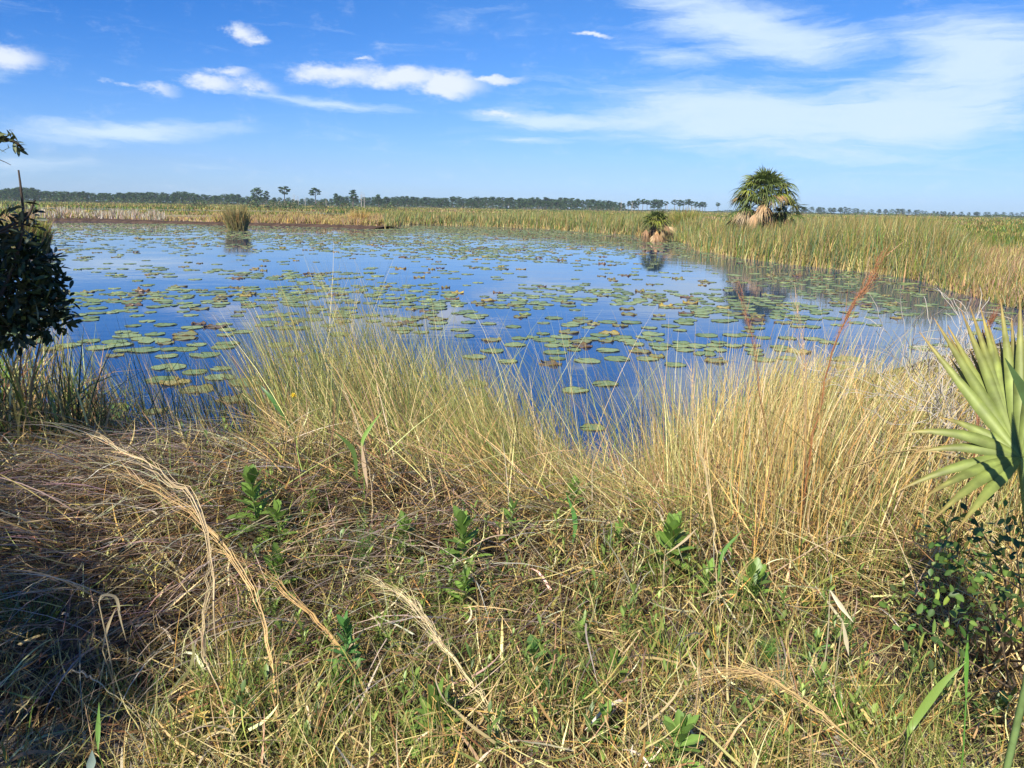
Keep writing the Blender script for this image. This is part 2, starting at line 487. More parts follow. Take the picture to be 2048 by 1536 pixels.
def far_marsh():
    x, y, d = polar(190000, 28, 620, -38, 38, True)
    sd = sdist(x, y); z = gz(x, y)
    keep = (sd > .5) & (z > .02) & (d > 34)
    x, y, d, z = x[keep], y[keep], d[keep], z[keep]
    n = len(x); P = np.stack([x, y, z - .03], -1); xp = xcol(P)
    L = rng.uniform(.45, 1.0, n) * (.75 + .35 * vnoise(x, y, .05, 1))
    left = (xp < 780)
    L = np.where(left & (d < 125), L * .55, L)
    # the marsh stays low in front of open water patches
    for c, (a, b) in zip(MARSH_PONDS, MP_R):
        rr = math.hypot(c[0], c[1])
        front = (np.abs(x - c[0] * d / rr) < a * d / rr * 1.0) & (d < rr) & (d > rr * .7)
        L = np.where(front, np.minimum(L, np.maximum(.12, (H * (1 - d / (rr - b))) )), L)
    L = np.clip(L, .1, 2)
    W_ = np.maximum(.012, .00125 * d) * rng.uniform(.6, 1.4, n)
    col = marsh_col(x, y, n)
    col = np.where((left & (d < 110))[:, None], pal(n, [TAN, PINK, GREY, YGREEN, BROWN], [2, 2, 1.5, 1.3, 1]), col)
    parts = [blades(P, rng.uniform(0, 6.28, n), rng.uniform(0, .35, n), rng.uniform(0, .8, n), L, W_, 3, col, None, 2)]
    stuff('marsh_grass', parts, M_far, 'flat tan and green marsh grass stretching to the tree line')

def belt(name, label, n, x0, x1, depth, hfun, cols, wts, width=.02, base_tan=True, lean=.12, tips=None, dmax=200, dmin=18, off=-.25):
    """reeds standing along the far shore between photo columns x0 and x1"""
    aL = math.degrees(math.atan2(*hit(x0, 480)[:2])); aR = math.degrees(math.atan2(*hit(x1, 480)[:2]))
    X = []; Y = []
    tot = 0
    while tot < n:
        x, y, d = polar(400000, dmin, dmax, aL, aR, True)
        sd = sdist(x, y)
        k = (sd > off) & (sd < depth) & (vnoise(x, y, .8, 6) + rng.normal(0, .5, len(x)) > -.75) & (rng.random(len(x)) < np.exp(-np.maximum(sd, 0) / depth * 1.3))
        X.append(x[k]); Y.append(y[k]); tot += k.sum()
    x = np.concatenate(X)[:n]; y = np.concatenate(Y)[:n]
    P = np.stack([x, y, np.maximum(gz(x, y), -.05) - .03], -1)
    xp = xcol(P); d = np.hypot(x, y); sd = sdist(x, y)
    L = hfun(xp) * rng.uniform(.55, 1.08, n) * (.55 + .45 * sst(sd, -.4, 1.2)) * (1 + .07 * vnoise(x, y, .9, 4) + .10 * vnoise(x, y, .28, 9))
    c = pal(n, cols, wts, .26) * .9
    if base_tan:
        low = rng.random(n) < .35 * (1 - sst(sd, 0, 1.5)) + .12
        L = np.where(low, L * rng.uniform(.3, .6, n), L)
        c = np.where(low[:, None], pal(n, [STRAW, TAN, GREY], [2, 2, 1]), c)
    tipc = c * .9 + .1 * np.array(TAN)
    if tips is not None:
        tipc = np.where((rng.random(n) < .3)[:, None], np.array(tips), tipc)
    W_ = np.maximum(width, .0009 * d) * rng.uniform(.6, 1.3, n)
    p = blades(P, rng.normal(1.3, 1.4, n), np.abs(rng.normal(0, lean * 1.3, n)), np.where(rng.random(n) < .12, rng.uniform(1, 2.6, n), rng.uniform(0, .5, n)), L, W_, 5, c, tipc, 2)
    return stuff(name, [p], M_far, label)

far_marsh()
CG = [BGREEN, GREEN, YGREEN, TAN, STRAW]
belt('cattails', 'dense green and tan cattails standing along the right-hand shore', 52000, 1345, 2300, 16,
     lambda xp: 1.3 + .5 * sst(xp, 1380, 1800) - 1.0 * sst(xp, 1840, 1990), CG, [3.4, 2.8, 1.6, 1.7, .8], .024, tips=(.3, .2, .09), dmax=75)
belt('reeds', 'belt of pale green reeds along the middle of the far shore', 36000, 770, 1400, 14,
     lambda xp: 1.25 + .28 * sst(xp, 900, 1150) + .1 * np.sin(xp * .05), [(.24, .27, .10), TAN, GREEN, (.34, .28, .14), BGREEN], [3, 1.6, 2.2, 1.4, 1.2], .024)
belt('low_reeds', 'low pinkish and tan grasses behind the dark mud bank', 26000, 430, 800, 22,
     lambda xp: .75 + .15 * np.sin(xp * .045) + .1 * np.sin(xp * .11), [PINK, TAN, YGREEN, GREY, BROWN, GOLD], [2, 2.5, 2, 1, 1, .7], .024, dmax=120, off=1.3, lean=.2)
belt('bleached_reeds', 'whitish dead reeds behind the mud bank at the left', 8000, 60, 330, 18,
     lambda xp: .95 + .15 * np.sin(xp * .06) + .15 * np.sin(xp * .17), [(.58, .53, .45), (.42, .35, .28), GREY, TAN, YGREEN], [3, 1.5, 2, 1, 1], .02, False, dmax=150, off=1.3, lean=.2)
belt('brown_reeds', 'thin brown grasses thinning out where the cattails end at the right', 16000, 1830, 2300, 9,
     lambda xp: .95 + 0 * xp, [PINK, BROWN, TAN, STRAW, YGREEN], [3, 1.6, 2, 1, 1], .016, lean=.25, dmax=40)

def reed_tussock(name, px, py, wpx, hpx, n, label, cols, wts, group=None):
    b = hit(px, py); d = math.hypot(b[0], b[1]); wr = wpx / FPX * d * .5; hh = hpx / FPX * d * .93
    a = rng.uniform(0, 6.28, n); r = np.sqrt(rng.random(n)) * wr * .55
    P = np.stack([r * np.cos(a), r * np.sin(a) * .8, np.full(n, -.1)], -1)
    L = hh * rng.uniform(.3, 1.12, n) * (1.05 - .5 * (r / wr) ** 2)
    v, f, c = blades(P, np.arctan2(np.cos(a), np.sin(a)) + rng.normal(0, .8, n), np.abs(rng.normal(.05, .14, n)) + .12 * r / wr, rng.uniform(0, .7, n), L, np.full(n, max(.015, .0009 * d)), 4, pal(n, cols, wts), None)
    o = obj(name, mk_mesh(name, v, f, c, M_far), None, (b[0], b[1], 0))
    tag(o, label, 'reed clump', group)
reed_tussock('reed_clump', 475, 461, 60, 52, 1300, 'bushy golden reed clump standing in the water before the mud bank', [(.3, .25, .11), (.2, .22, .08), (.38, .25, .09), TAN], [3, 2.4, 1.4, 1])
reed_tussock('reed_clump', 55, 492, 120, 55, 2600, 'green and brown reed clump in the water beside the dark shrub', [YGREEN, BROWN, GREEN, TAN], [2, 2, 2, 2])
reed_tussock('reed_clump', 720, 452, 60, 34, 900, 'small golden reed clump at the right end of the mud bank', [TAN, GOLD, STRAW], [3, 2, 1])
reed_tussock('reed_clump', 1368, 476, 70, 62, 1800, 'brownish green reed clump just right of the small palm', [YGREEN, BROWN, GREEN, TAN], [3, 1, 2, 2])

# ------------------------------------------------------------------ distant trees
def leafquads(cent, size, col, flat=.5):
    n = len(cent)
    u = norm(rng.normal(0, 1, (n, 3)) * np.array([1, 1, flat])); v = norm(np.cross(u, rng.normal(0, 1, (n, 3))))
    s = (size * rng.uniform(.6, 1.3, n))[:, None]
    V = np.stack([cent - u * s * .5, cent + v * s * .35, cent + u * s * .5, cent - v * s * .35], 1).reshape(-1, 3)
    F = np.arange(n * 4).reshape(-1, 4)
    return V, F, np.repeat(col, 4, 0)

def pine_variant(seed, style):
    r_ = np.random.default_rng(seed)
    lean = r_.normal(0, .03, 2)
    tp = np.array([[lean[0] * k * 1.0, lean[1] * k, k] for k in np.linspace(0, 1, 6)])
    tr = Bag()
    rad = np.linspace(.02, .007, 6)
    tr.add(*tube(tp * [1, 1, .9], rad, 6), (.16, .13, .11))
    cents = []
    if style == 'flat': nb, z0, z1, sp, bt = 9, .62, .97, .2, .075
    elif style == 'full': nb, z0, z1, sp, bt = 16, .3, .95, .22, .1
    elif style == 'tall': nb, z0, z1, sp, bt = 11, .5, .97, .15, .07
    else: nb, z0, z1, sp, bt = 12, .15, .95, .3, .12
    cr = Bag()
    for k in range(nb):
        t = (k + .5) / nb; z = z0 + (z1 - z0) * t
        ang = k * 2.4 + r_.uniform(-.5, .5)
        env = math.sin(math.pi * min(1, .25 + .72 * t)) if style != 'flat' else (.55 + .45 * math.sin(math.pi * t))
        rr = sp * env * r_.uniform(.35, 1.0)
        c = np.array([rr * math.cos(ang), rr * math.sin(ang), z]) + np.array([lean[0] * z, lean[1] * z, 0])
        b0 = np.array([lean[0] * z * .8, lean[1] * z * .8, max(.05, z - .1)])
        tr.add(*tube([b0, (b0 + c) / 2 + [0, 0, -.01], c], [.006, .004, .002], 4), (.16, .13, .11))
        m_ = 60
        rad_ = bt * r_.uniform(.75, 1.3)
        q = norm(r_.normal(0, 1, (m_, 3))) * (r_.random((m_, 1)) ** .4) * rad_ * np.array([1.15, 1.15, .62])
        cr.add(*leafquads(c + q, np.full(m_, .06), pal(m_, [(.055, .11, .04), (.085, .14, .05), (.04, .075, .03)], [3, 2, 2], .2)))
    return tr.mesh('trunk', M_bark), cr.mesh('crown', M_far)

def snag_variant(seed):
    r_ = np.random.default_rng(seed); b = Bag()
    b.add(*tube([[0, 0, 0], [.01, 0, .4], [-.01, 0, .75], [.02, .01, 1]], [.022, .018, .011, .003], 6), (.5, .45, .4))
    for k in range(9):
        z = r_.uniform(.4, .93); a = r_.uniform(0, 6.28); l = r_.uniform(.08, .26)
        e = np.array([l * math.cos(a), l * math.sin(a), z + l * r_.uniform(.4, 1.2)])
        b.add(*tube([[0, 0, z], (np.array([0, 0, z]) + e) / 2 + [0, 0, -.02], e], [.009, .006, .002], 4), (.5, .45, .4))
    return b.mesh('snag', M_bark)

STY = {'flat': ('flat topped pine', 'a flat spreading crown over a bare trunk'), 'full': ('full crowned pine', 'a full rounded crown'),
       'tall': ('slender pine', 'a narrow crown high on its trunk'), 'broad': ('broad evergreen tree', 'a crown almost to the ground')}
PV = {k: [pine_variant(10 * i + j, k) for j in range(3)] for i, k in enumerate(STY)}
tops = np.array([(-80, 384), (0, 383), (30, 379), (60, 379), (80, 386), (150, 387), (230, 391), (290, 388), (380, 389), (430, 395), (460, 390), (485, 396), (540, 399), (600, 401), (650, 402), (680, 396), (740, 399),
                 (800, 397), (860, 400), (900, 398), (980, 399), (1050, 400), (1110, 399), (1180, 403), (1225, 406), (1250, 411)], float)
def pine(px, yt, d, style, label, group=None, v=None, wide=1.0):
    P = at(px, yt - 5.0, d); h = P[2] - .1; wide *= 1.25
    o = empty('pine_tree' if style != 'broad' else 'evergreen_tree', (P[0], P[1], .05))
    o.rotation_euler = (0, 0, random.uniform(0, 6.28)); o.scale = (h * wide, h * wide, h)
    tm, cm = PV[style][random.randrange(3) if v is None else v]
    obj('trunk', tm, o); obj('crown', cm, o)
    tag(o, label, 'tree', group)
# lone trees that stand out
pine(511, 379, 430, 'full', 'tallest dark pine with a wide full crown left of the flat topped one', v=0, wide=1.15)
pine(531, 386, 440, 'tall', 'shorter slender pine touching the tall full crowned pine from the right', v=1)
pine(568, 377, 430, 'flat', 'lone pine with a flat umbrella crown above the mud bank', v=0, wide=1.15)
pine(630, 380, 440, 'flat', 'lone umbrella pine to the right of dead grey snags', v=1, wide=1.2)
pine(673, 391, 470, 'full', 'small round pine between the umbrella pine and the forked one', v=1)
pine(705, 384, 450, 'tall', 'pine with a small high crown beside white dead trunks', v=2, wide=1.25)
pine(757, 393, 470, 'full', 'rounded pine rising just right of the white dead trunks', v=2)
pine(1437, 410, 900, 'flat', 'tiny lone umbrella pine left of the big palm', v=2, wide=1.3)
pine(1411, 410, 900, 'tall', 'small single pine at the right end of the loose grove', v=1, wide=1.2)
k = 0
groups = {}
for row, (dd, yo, step) in enumerate(((600, 0, 9.5), (660, 1.5, 9), (540, 6, 13))):
    x = -60.0
    while x < 1250:
        yt = np.interp(x, tops[:, 0], tops[:, 1]) + yo + abs(random.gauss(0, 3.4)) - 1.6
        st = random.choices(['full', 'broad', 'tall', 'flat'], [4, 3.5, 1.5, 1.2])[0]
        if row == 2: st = random.choice(['broad', 'full'])
        side = 'above the dark shrub' if x < 130 else 'above the whitish reeds' if x < 300 else 'left of the reed clump' if x < 480 else 'near the umbrella pines' if x < 650 else 'right of the umbrella pines' if x < 780 else 'behind the middle reeds' if x < 950 else 'in mid picture' if x < 1100 else 'at the wood\'s right end'
        rown = ('front of distant wood', 'back of distant wood', 'low, foot of distant wood')[row]
        pine(x, yt, dd * random.uniform(.96, 1.04), st, f'{STY[st][0]}, {rown}, {side}', 'trees of the distant wood', wide=random.uniform(1.1, 1.7))
        x += step * random.uniform(.75, 1.3)
for x in np.linspace(1256, 1332, 11):
    pine(x + random.uniform(-2, 2), 402 + random.uniform(-1, 4) + abs(x - 1290) * .04, 560, random.choice(['tall', 'flat', 'full']), 'slim pine in the open stand behind the small palm', 'open pine stand behind the small palm', wide=1.1)
for x, y in ((1350, 404), (1360, 404), (1368, 406), (1377, 403), (1384, 407), (1392, 408), (1400, 409), (1406, 408)):
    pine(x, y, 560, random.choice(['tall', 'flat']), 'slim high crowned pine in the loose grove right of the small palm', 'loose grove right of the small palm', wide=1.15)
x = 1560.0
while x < 2060:
    yt = np.interp(x, [1560, 1600, 1625, 1660, 1690, 1750, 1800, 1860, 1950, 2060], [420, 416.5, 417, 420, 418, 423, 421, 426, 428, 429]) + abs(random.gauss(0, 1.2))
    pine(x, yt, 900, random.choice(['full', 'broad', 'broad']), f'low far-off tree on the horizon {"right beside the big palm" if x < 1700 else "above the tallest cattails" if x < 1800 else "above thinning cattails" if x < 1890 else "above brown reeds" if x < 1970 else "near the right edge"}', 'far trees right of the big palm', wide=1.5)
    x += 8 * random.uniform(.3, 2.1)
SN = [snag_variant(s) for s in (1, 2, 3)]
for (px, yt, d, lab) in ((722, 383, 440, 'tallest white dead tree, leafless, beside the high crowned pine'), (728, 388, 445, 'second white dead trunk leaning beside the tallest one'), (588, 388, 440, 'grey dead tree between the two umbrella pines'),
                         (596, 392, 440, 'shorter grey snag right of the grey dead tree'), (610, 394, 445, 'broken grey snag closest to the second umbrella pine'), (652, 396, 450, 'thin pale snag right of the second umbrella pine'),
                         (1008, 404, 520, 'pale snag in front of the wood behind the middle reeds'), (1018, 405, 520, 'short pale snag paired with one just left of it'), (1243, 400, 540, 'bare grey snag in the gap at the end of the wood'),
                         (1335, 406, 540, 'bare grey snag between open stand and loose grove'), (1265, 403, 540, 'bleached snag among the open pine stand')):
    P = at(px, yt, d); o = obj('dead_tree', SN[random.randrange(3)], None, (P[0], P[1], .05)); h = P[2]
    o.scale = (h, h, h); o.rotation_euler = (0, 0, random.uniform(0, 6))
    tag(o, lab, 'dead tree')

def scrub():
    parts = []
    n = 15000
    x = rng.uniform(-80, 2080, n); d = np.where(x < 1260, rng.uniform(500, 640, n), rng.uniform(560, 900, n))
    A = ray(x, np.full(n, 430.)); az = np.arctan2(A[:, 0], A[:, 1])
    hh = rng.random(n) * np.where(x < 1250, 3.8, 2.2) * (.6 + .4 * np.sin(x * .07) * np.sin(x * .023))
    P = np.stack([d * np.sin(az), d * np.cos(az), .2 + np.abs(hh)], -1)
    v, f, c = leafquads(P, np.full(n, 1.1), pal(n, [(.06, .10, .035), (.09, .12, .045), (.15, .13, .07), (.04, .07, .03)], [3, 2, 1, 2], .2), .8)
    # lower bushes out on the marsh
    m_ = 2600
    cx = rng.choice([400, 505, 545, 575, 590, 640, 690, 780], m_); w_ = rng.normal(0, 11, m_)
    dd = rng.uniform(230, 330, m_); A = ray(cx + w_, np.full(m_, 420.)); az = np.arctan2(A[:, 0], A[:, 1])
    P = np.stack([dd * np.sin(az), dd * np.cos(az), .2 + rng.random(m_) * 2.4 * np.exp(-(w_ / 13) ** 2)], -1)
    v2, f2, c2 = leafquads(P, np.full(m_, .55), pal(m_, [(.07, .11, .04), (.15, .13, .07), (.05, .08, .035)], [3, 2, 2], .2), .8)
    stuff('undergrowth', [(v, f, c), (v2, f2, c2)], M_far, 'dark green scrub and bushes at the foot of the distant wood')
scrub()

# ------------------------------------------------------------------ palms
def fan(b, hub, direction, upv, radius, nl, spread, col, droop, width, K=6, tipcol=None, jit=.12):
    """fan of leaflets: from hub, centred on direction, leaf plane normal upv"""
    direction = norm(np.asarray(direction, float)); upv = np.asarray(upv, float)
    side = norm(np.cross(direction, upv)); upv = np.cross(side, direction)
    a = np.linspace(-spread, spread, nl) + rng.normal(0, .03, nl)
    dirs = np.cos(a)[:, None] * direction + np.sin(a)[:, None] * side + (.12 * np.cos(np.arange(nl) * math.pi))[:, None] * upv * .25
    Ls = radius * (1 - .28 * (np.abs(a) / spread) ** 2) * rng.uniform(1 - jit, 1 + jit, nl)
    s = np.linspace(0, 1, K)
    cent = hub + dirs[:, None] * (Ls[:, None, None] * s[None, :, None])
    cent[..., 2] -= (droop * Ls)[:, None] * (s ** 2.4)[None] * rng.uniform(.6, 1.4, nl)[:, None]
    ws = np.interp(s, [0, .35, .6, 1], [.25, 1, .8, .06])[None] * width * np.ones((nl, 1))
    sd_ = norm(np.cross(dirs, upv) + rng.normal(0, .2, (nl, 3)))
    c = np.repeat((np.asarray(col) * rng.lognormal(0, .15, (nl, 1)))[:, None], K, 1)
    if tipcol is not None:
        c = c * (1 - (s ** 4)[None, :, None]) + np.array(tipcol) * (s ** 4)[None, :, None]
    b.add(*strips(cent, ws, sd_, c))

def palm(name, base, h, fr, label, seed, petl, rad, trunk_r, live, dead, nl=22, wleaf=.045, span=108):
    global rng
    keep = rng; rng = np.random.default_rng(seed)
    o = empty(name, base); tag(o, label, 'palm tree')
    b = Bag(); n = 12
    zz = np.linspace(-.2, h, n)
    V, F = tube(np.stack([.08 * np.sin(zz), 0 * zz, zz], -1), trunk_r * (1 + .12 * np.cos(np.arange(n) * math.pi)), 12)
    b.add(V, F, (.2, .16, .12))
    for k in range(50):          # old leaf boots
        a = rng.uniform(0, 6.28); z = rng.uniform(.1, h); q = np.array([math.cos(a), math.sin(a), 0]) * trunk_r
        b.add(*tube([q + [0, 0, z], q * 1.8 + [0, 0, z + .16]], [.03, .012], 5), (.26, .2, .14))
    obj('trunk', b.mesh('trunk', M_bark), o)
    top = np.array([.08 * math.sin(h), 0, h])
    for k in range(live + dead):
        isd = k >= live
        t = (k + .5) / live if not isd else rng.random()
        az = k * 2.39996 + rng.uniform(-.2, .2)
        if not isd:
            el = R(88) - t ** .85 * R(span); pl = petl * (.75 + .35 * rng.random()) * (.66 + .38 * math.cos(el))
            c = np.array([.15, .20, .055]) * (1 - .2 * t) + np.array([.16, .16, 0]) * (rng.random() < .25) * t
            dr = .3 + .45 * t; dz = 0; rr = rad * rng.uniform(.8, 1.15)
        else:
            el = R(rng.uniform(-62, 22)); pl = petl * rng.uniform(.65, 1.05)
            c = np.array([(.46, .28, .13), (.50, .36, .20), (.32, .19, .1)][rng.integers(3)]) * (1.3 if 'small' in name else 1); dr = .45; dz = -rng.uniform(0, h * .35); rr = rad * rng.uniform(.7, .95)
        fr_ = fr(az, isd) if fr else 1.0
        if fr_ is None: continue
        d = np.array([math.cos(az) * math.cos(el), math.sin(az) * math.cos(el), math.sin(el)])
        st = top + [0, 0, dz]
        hub = st + d * pl * fr_
        hub[2] = max(hub[2], rad * .55)
        b = Bag()
        mid = (st + hub) / 2 + [0, 0, .06 * pl]
        b.add(*tube([st, mid, hub], [.02, .014, .01], 5), c * .9)
        out = norm(hub - mid) if not isd else norm(norm(hub - mid) + [0, 0, -rng.uniform(.3, 1.2)] + rng.normal(0, .2, 3))
        upn = np.array([-math.cos(az) * math.sin(el), -math.sin(az) * math.sin(el), math.cos(el)]) + rng.normal(0, .25 if isd else .12, 3)
        nn = nl
        fan(b, hub, out, upn, rr, nn, 1.75 if not isd else rng.uniform(.5, 1.2), c, dr, wleaf * (1 if not isd else .6), tipcol=(.3, .24, .1) if isd or rng.random() < .3 else None)
        f_ = obj('frond' if not isd else 'dead_frond', b.mesh('frond', M_palm), o)
    rng = keep

bp = at(1520, 500, 44.0); bz = 0.1
def fr_big(az, dead):
    if dead: return 1.75 if math.cos(az) < -.1 else (1.45 if rng.random() < .4 else None)
    return 1.05 + .15 * max(0, -math.cos(az))
palm('palm_tree', (bp[0], bp[1], bz), 2.8, fr_big, 'tall cabbage palm with a shaggy green crown and brown dead fronds, behind the cattails', 3, .95, .86, .17, 60, 40, 18, .07, 98)
# the second low head leaning out at the right of the tall palm
bp2 = at(1560, 500, 44.6)
palm('palm_tree', (bp2[0] , bp2[1], bz), 1.75, lambda az, dead: (1.0 if math.cos(az) > -.3 else .5) if not dead else .8, 'shorter palm head leaning out of the right side of the tall palm', 5, .75, .72, .12, 13, 7, 16, .07)
bp3 = at(1488, 500, 43.9)
palm('palm_tree', (bp3[0], bp3[1], bz), 2.05, lambda az, dead: 1.15 if dead else .9, 'low browning palm under the left side of the tall palm', 8, .75, .72, .12, 10, 22, 16, .07)
sp_ = hit(1307, 483)
palm('small_palm', (sp_[0], sp_[1], 0), 1.15, lambda az, dead: 1.35 if dead else .9, 'small young palm with drooping tan skirt standing in the water', 11, .62, .72, .15, 26, 34, 16, .07, 84)

# ------------------------------------------------------------------ lily pads
def pad_mesh(seed, style):
    r_ = np.random.default_rng(seed)
    n = 30; rings = [0, .35, .7, .93, 1.0]
    V = []; C = []
    gap = .16
    an = np.linspace(gap, 2 * math.pi - gap, n)
    ph = r_.uniform(0, 6.28, 4)
    base = {'green': (.20, .28, .08), 'pale': (.28, .36, .12), 'edge': (.24, .26, .08), 'yellow': (.46, .38, .08), 'brown': (.16, .115, .06), 'bright': (.20, .36, .05)}[style]
    base = np.array(base)
    wav = {'green': .012, 'pale': .01, 'edge': .035, 'yellow': .04, 'brown': .05, 'bright': .012}[style]
    for q, rr in enumerate(rings):
        for j, a in enumerate(an):
            rad = rr * (1 + .05 * math.sin(3 * a + ph[0]) + .02 * math.sin(7 * a + ph[1]))
            z = (.5 * wav * math.sin(2 * a + ph[2]) + .8 * wav * math.sin(5 * a + ph[3]) * rr + .4 * wav * math.sin(9 * a + ph[1])) * rr ** 3 + (.02 if rr >= 1 else .012)
            z = max(z, .006) if style not in ('brown', 'yellow', 'edge') else max(z * 1.3, .004)
            V.append((rad * math.cos(a), rad * math.sin(a), z))
            c = base * (1 + .12 * math.cos(a * 12)) * (1 + .1 * r_.normal())
            if rr > .9 and (style in ('edge', 'yellow', 'brown') or r_.random() < .25):
                c = c * .5 + np.array([.2, .1, .04]) * .7 * r_.uniform(.4, 1.2)
            C.append(c)
    nr = len(rings); F = []
    for q in range(nr - 1):
        for j in range(n - 1):
            F.append((q * n + j, (q + 1) * n + j, (q + 1) * n + j + 1, q * n + j + 1))
    # underside rim gives the leaf its dark turned-down edge
    o0 = len(V)
    for j, a in enumerate(an):
        x_, y_, z_ = V[(nr - 1) * n + j]; V.append((x_ * .97, y_ * .97, min(-.004, z_ - .03))); C.append((.06, .035, .02))
    for j in range(n - 1):
        F.append(((nr - 1) * n + j, o0 + j, o0 + j + 1, (nr - 1) * n + j + 1))
    return np.array(V), np.array(F), np.array(C)
STYLES = ['green', 'pale', 'edge', 'yellow', 'brown', 'bright']
PADS = {s: [pad_mesh(100 + 7 * i + j, s) for j in range(4)] for i, s in enumerate(STYLES)}
PADM = {s: [mk_mesh('lily_pad', v, f, c, M_pad, True) for v, f, c in PADS[s]] for s in STYLES}
SD = {'green': 'flat green lily pad', 'pale': 'pale green lily pad', 'edge': 'brown edged lily pad', 'yellow': 'yellowing curled lily pad', 'brown': 'curled brown lily pad', 'bright': 'bright green lily pad in the shade'}

def pad_density(xp, yp, x, y):
    """how much of the water is covered, by place"""
    n_ = .5 + .5 * vnoise(x, y, .55, 7) * .8 + .35 * vnoise(x, y, .16, 8)
    base = np.interp(yp, [440, 455, 500, 520, 560, 600, 650, 700, 740, 800, 900], [.9, .6, .30, .17, .13, .15, .14, .12, .05, .02, .01])
    cl = np.zeros_like(base)
    for (cx, cy, rx, ry, s) in ((500, 553, 170, 10, 1.5), (250, 550, 120, 12, .9), (980, 508, 110, 12, 1.6), (450, 600, 260, 35, .5), (560, 620, 120, 16, .9), (280, 690, 110, 14, 1.0), (1000, 605, 60, 10, 1.2), (700, 480, 700, 22, .5),
                                (1350, 590, 200, 40, .3), (1650, 590, 250, 40, .55), (1500, 640, 220, 25, .8), (1230, 690, 170, 26, 1.0), (1180, 640, 120, 16, .6), (1600, 700, 260, 25, .9), (1720, 655, 160, 20, .9), (150, 620, 120, 30, .6), (860, 610, 120, 14, .8)):
        cl = np.maximum(cl, s * .75 * np.exp(-(((xp - cx) / rx) ** 2 + ((yp - cy) / ry) ** 2)))
    op = np.zeros_like(base)
    for (cx, cy, rx, ry) in ((330, 520, 170, 14), (800, 545, 110, 28), (560, 690, 230, 34), (1130, 550, 140, 16), (430, 640, 90, 14), (1000, 575, 90, 12), (1060, 770, 170, 40), (760, 690, 140, 26), (330, 585, 60, 8), (1060, 640, 60, 16), (1330, 640, 70, 26), (1420, 560, 60, 22), (1290, 560, 50, 18)):
        op = np.maximum(op, np.exp(-(((xp - cx) / rx) ** 2 + ((yp - cy) / ry) ** 2)))
    return np.clip(base * np.clip(n_, 0, 2) ** 2 * 1.9 * (1 - .9 * op) + cl * n_, 0, 1)

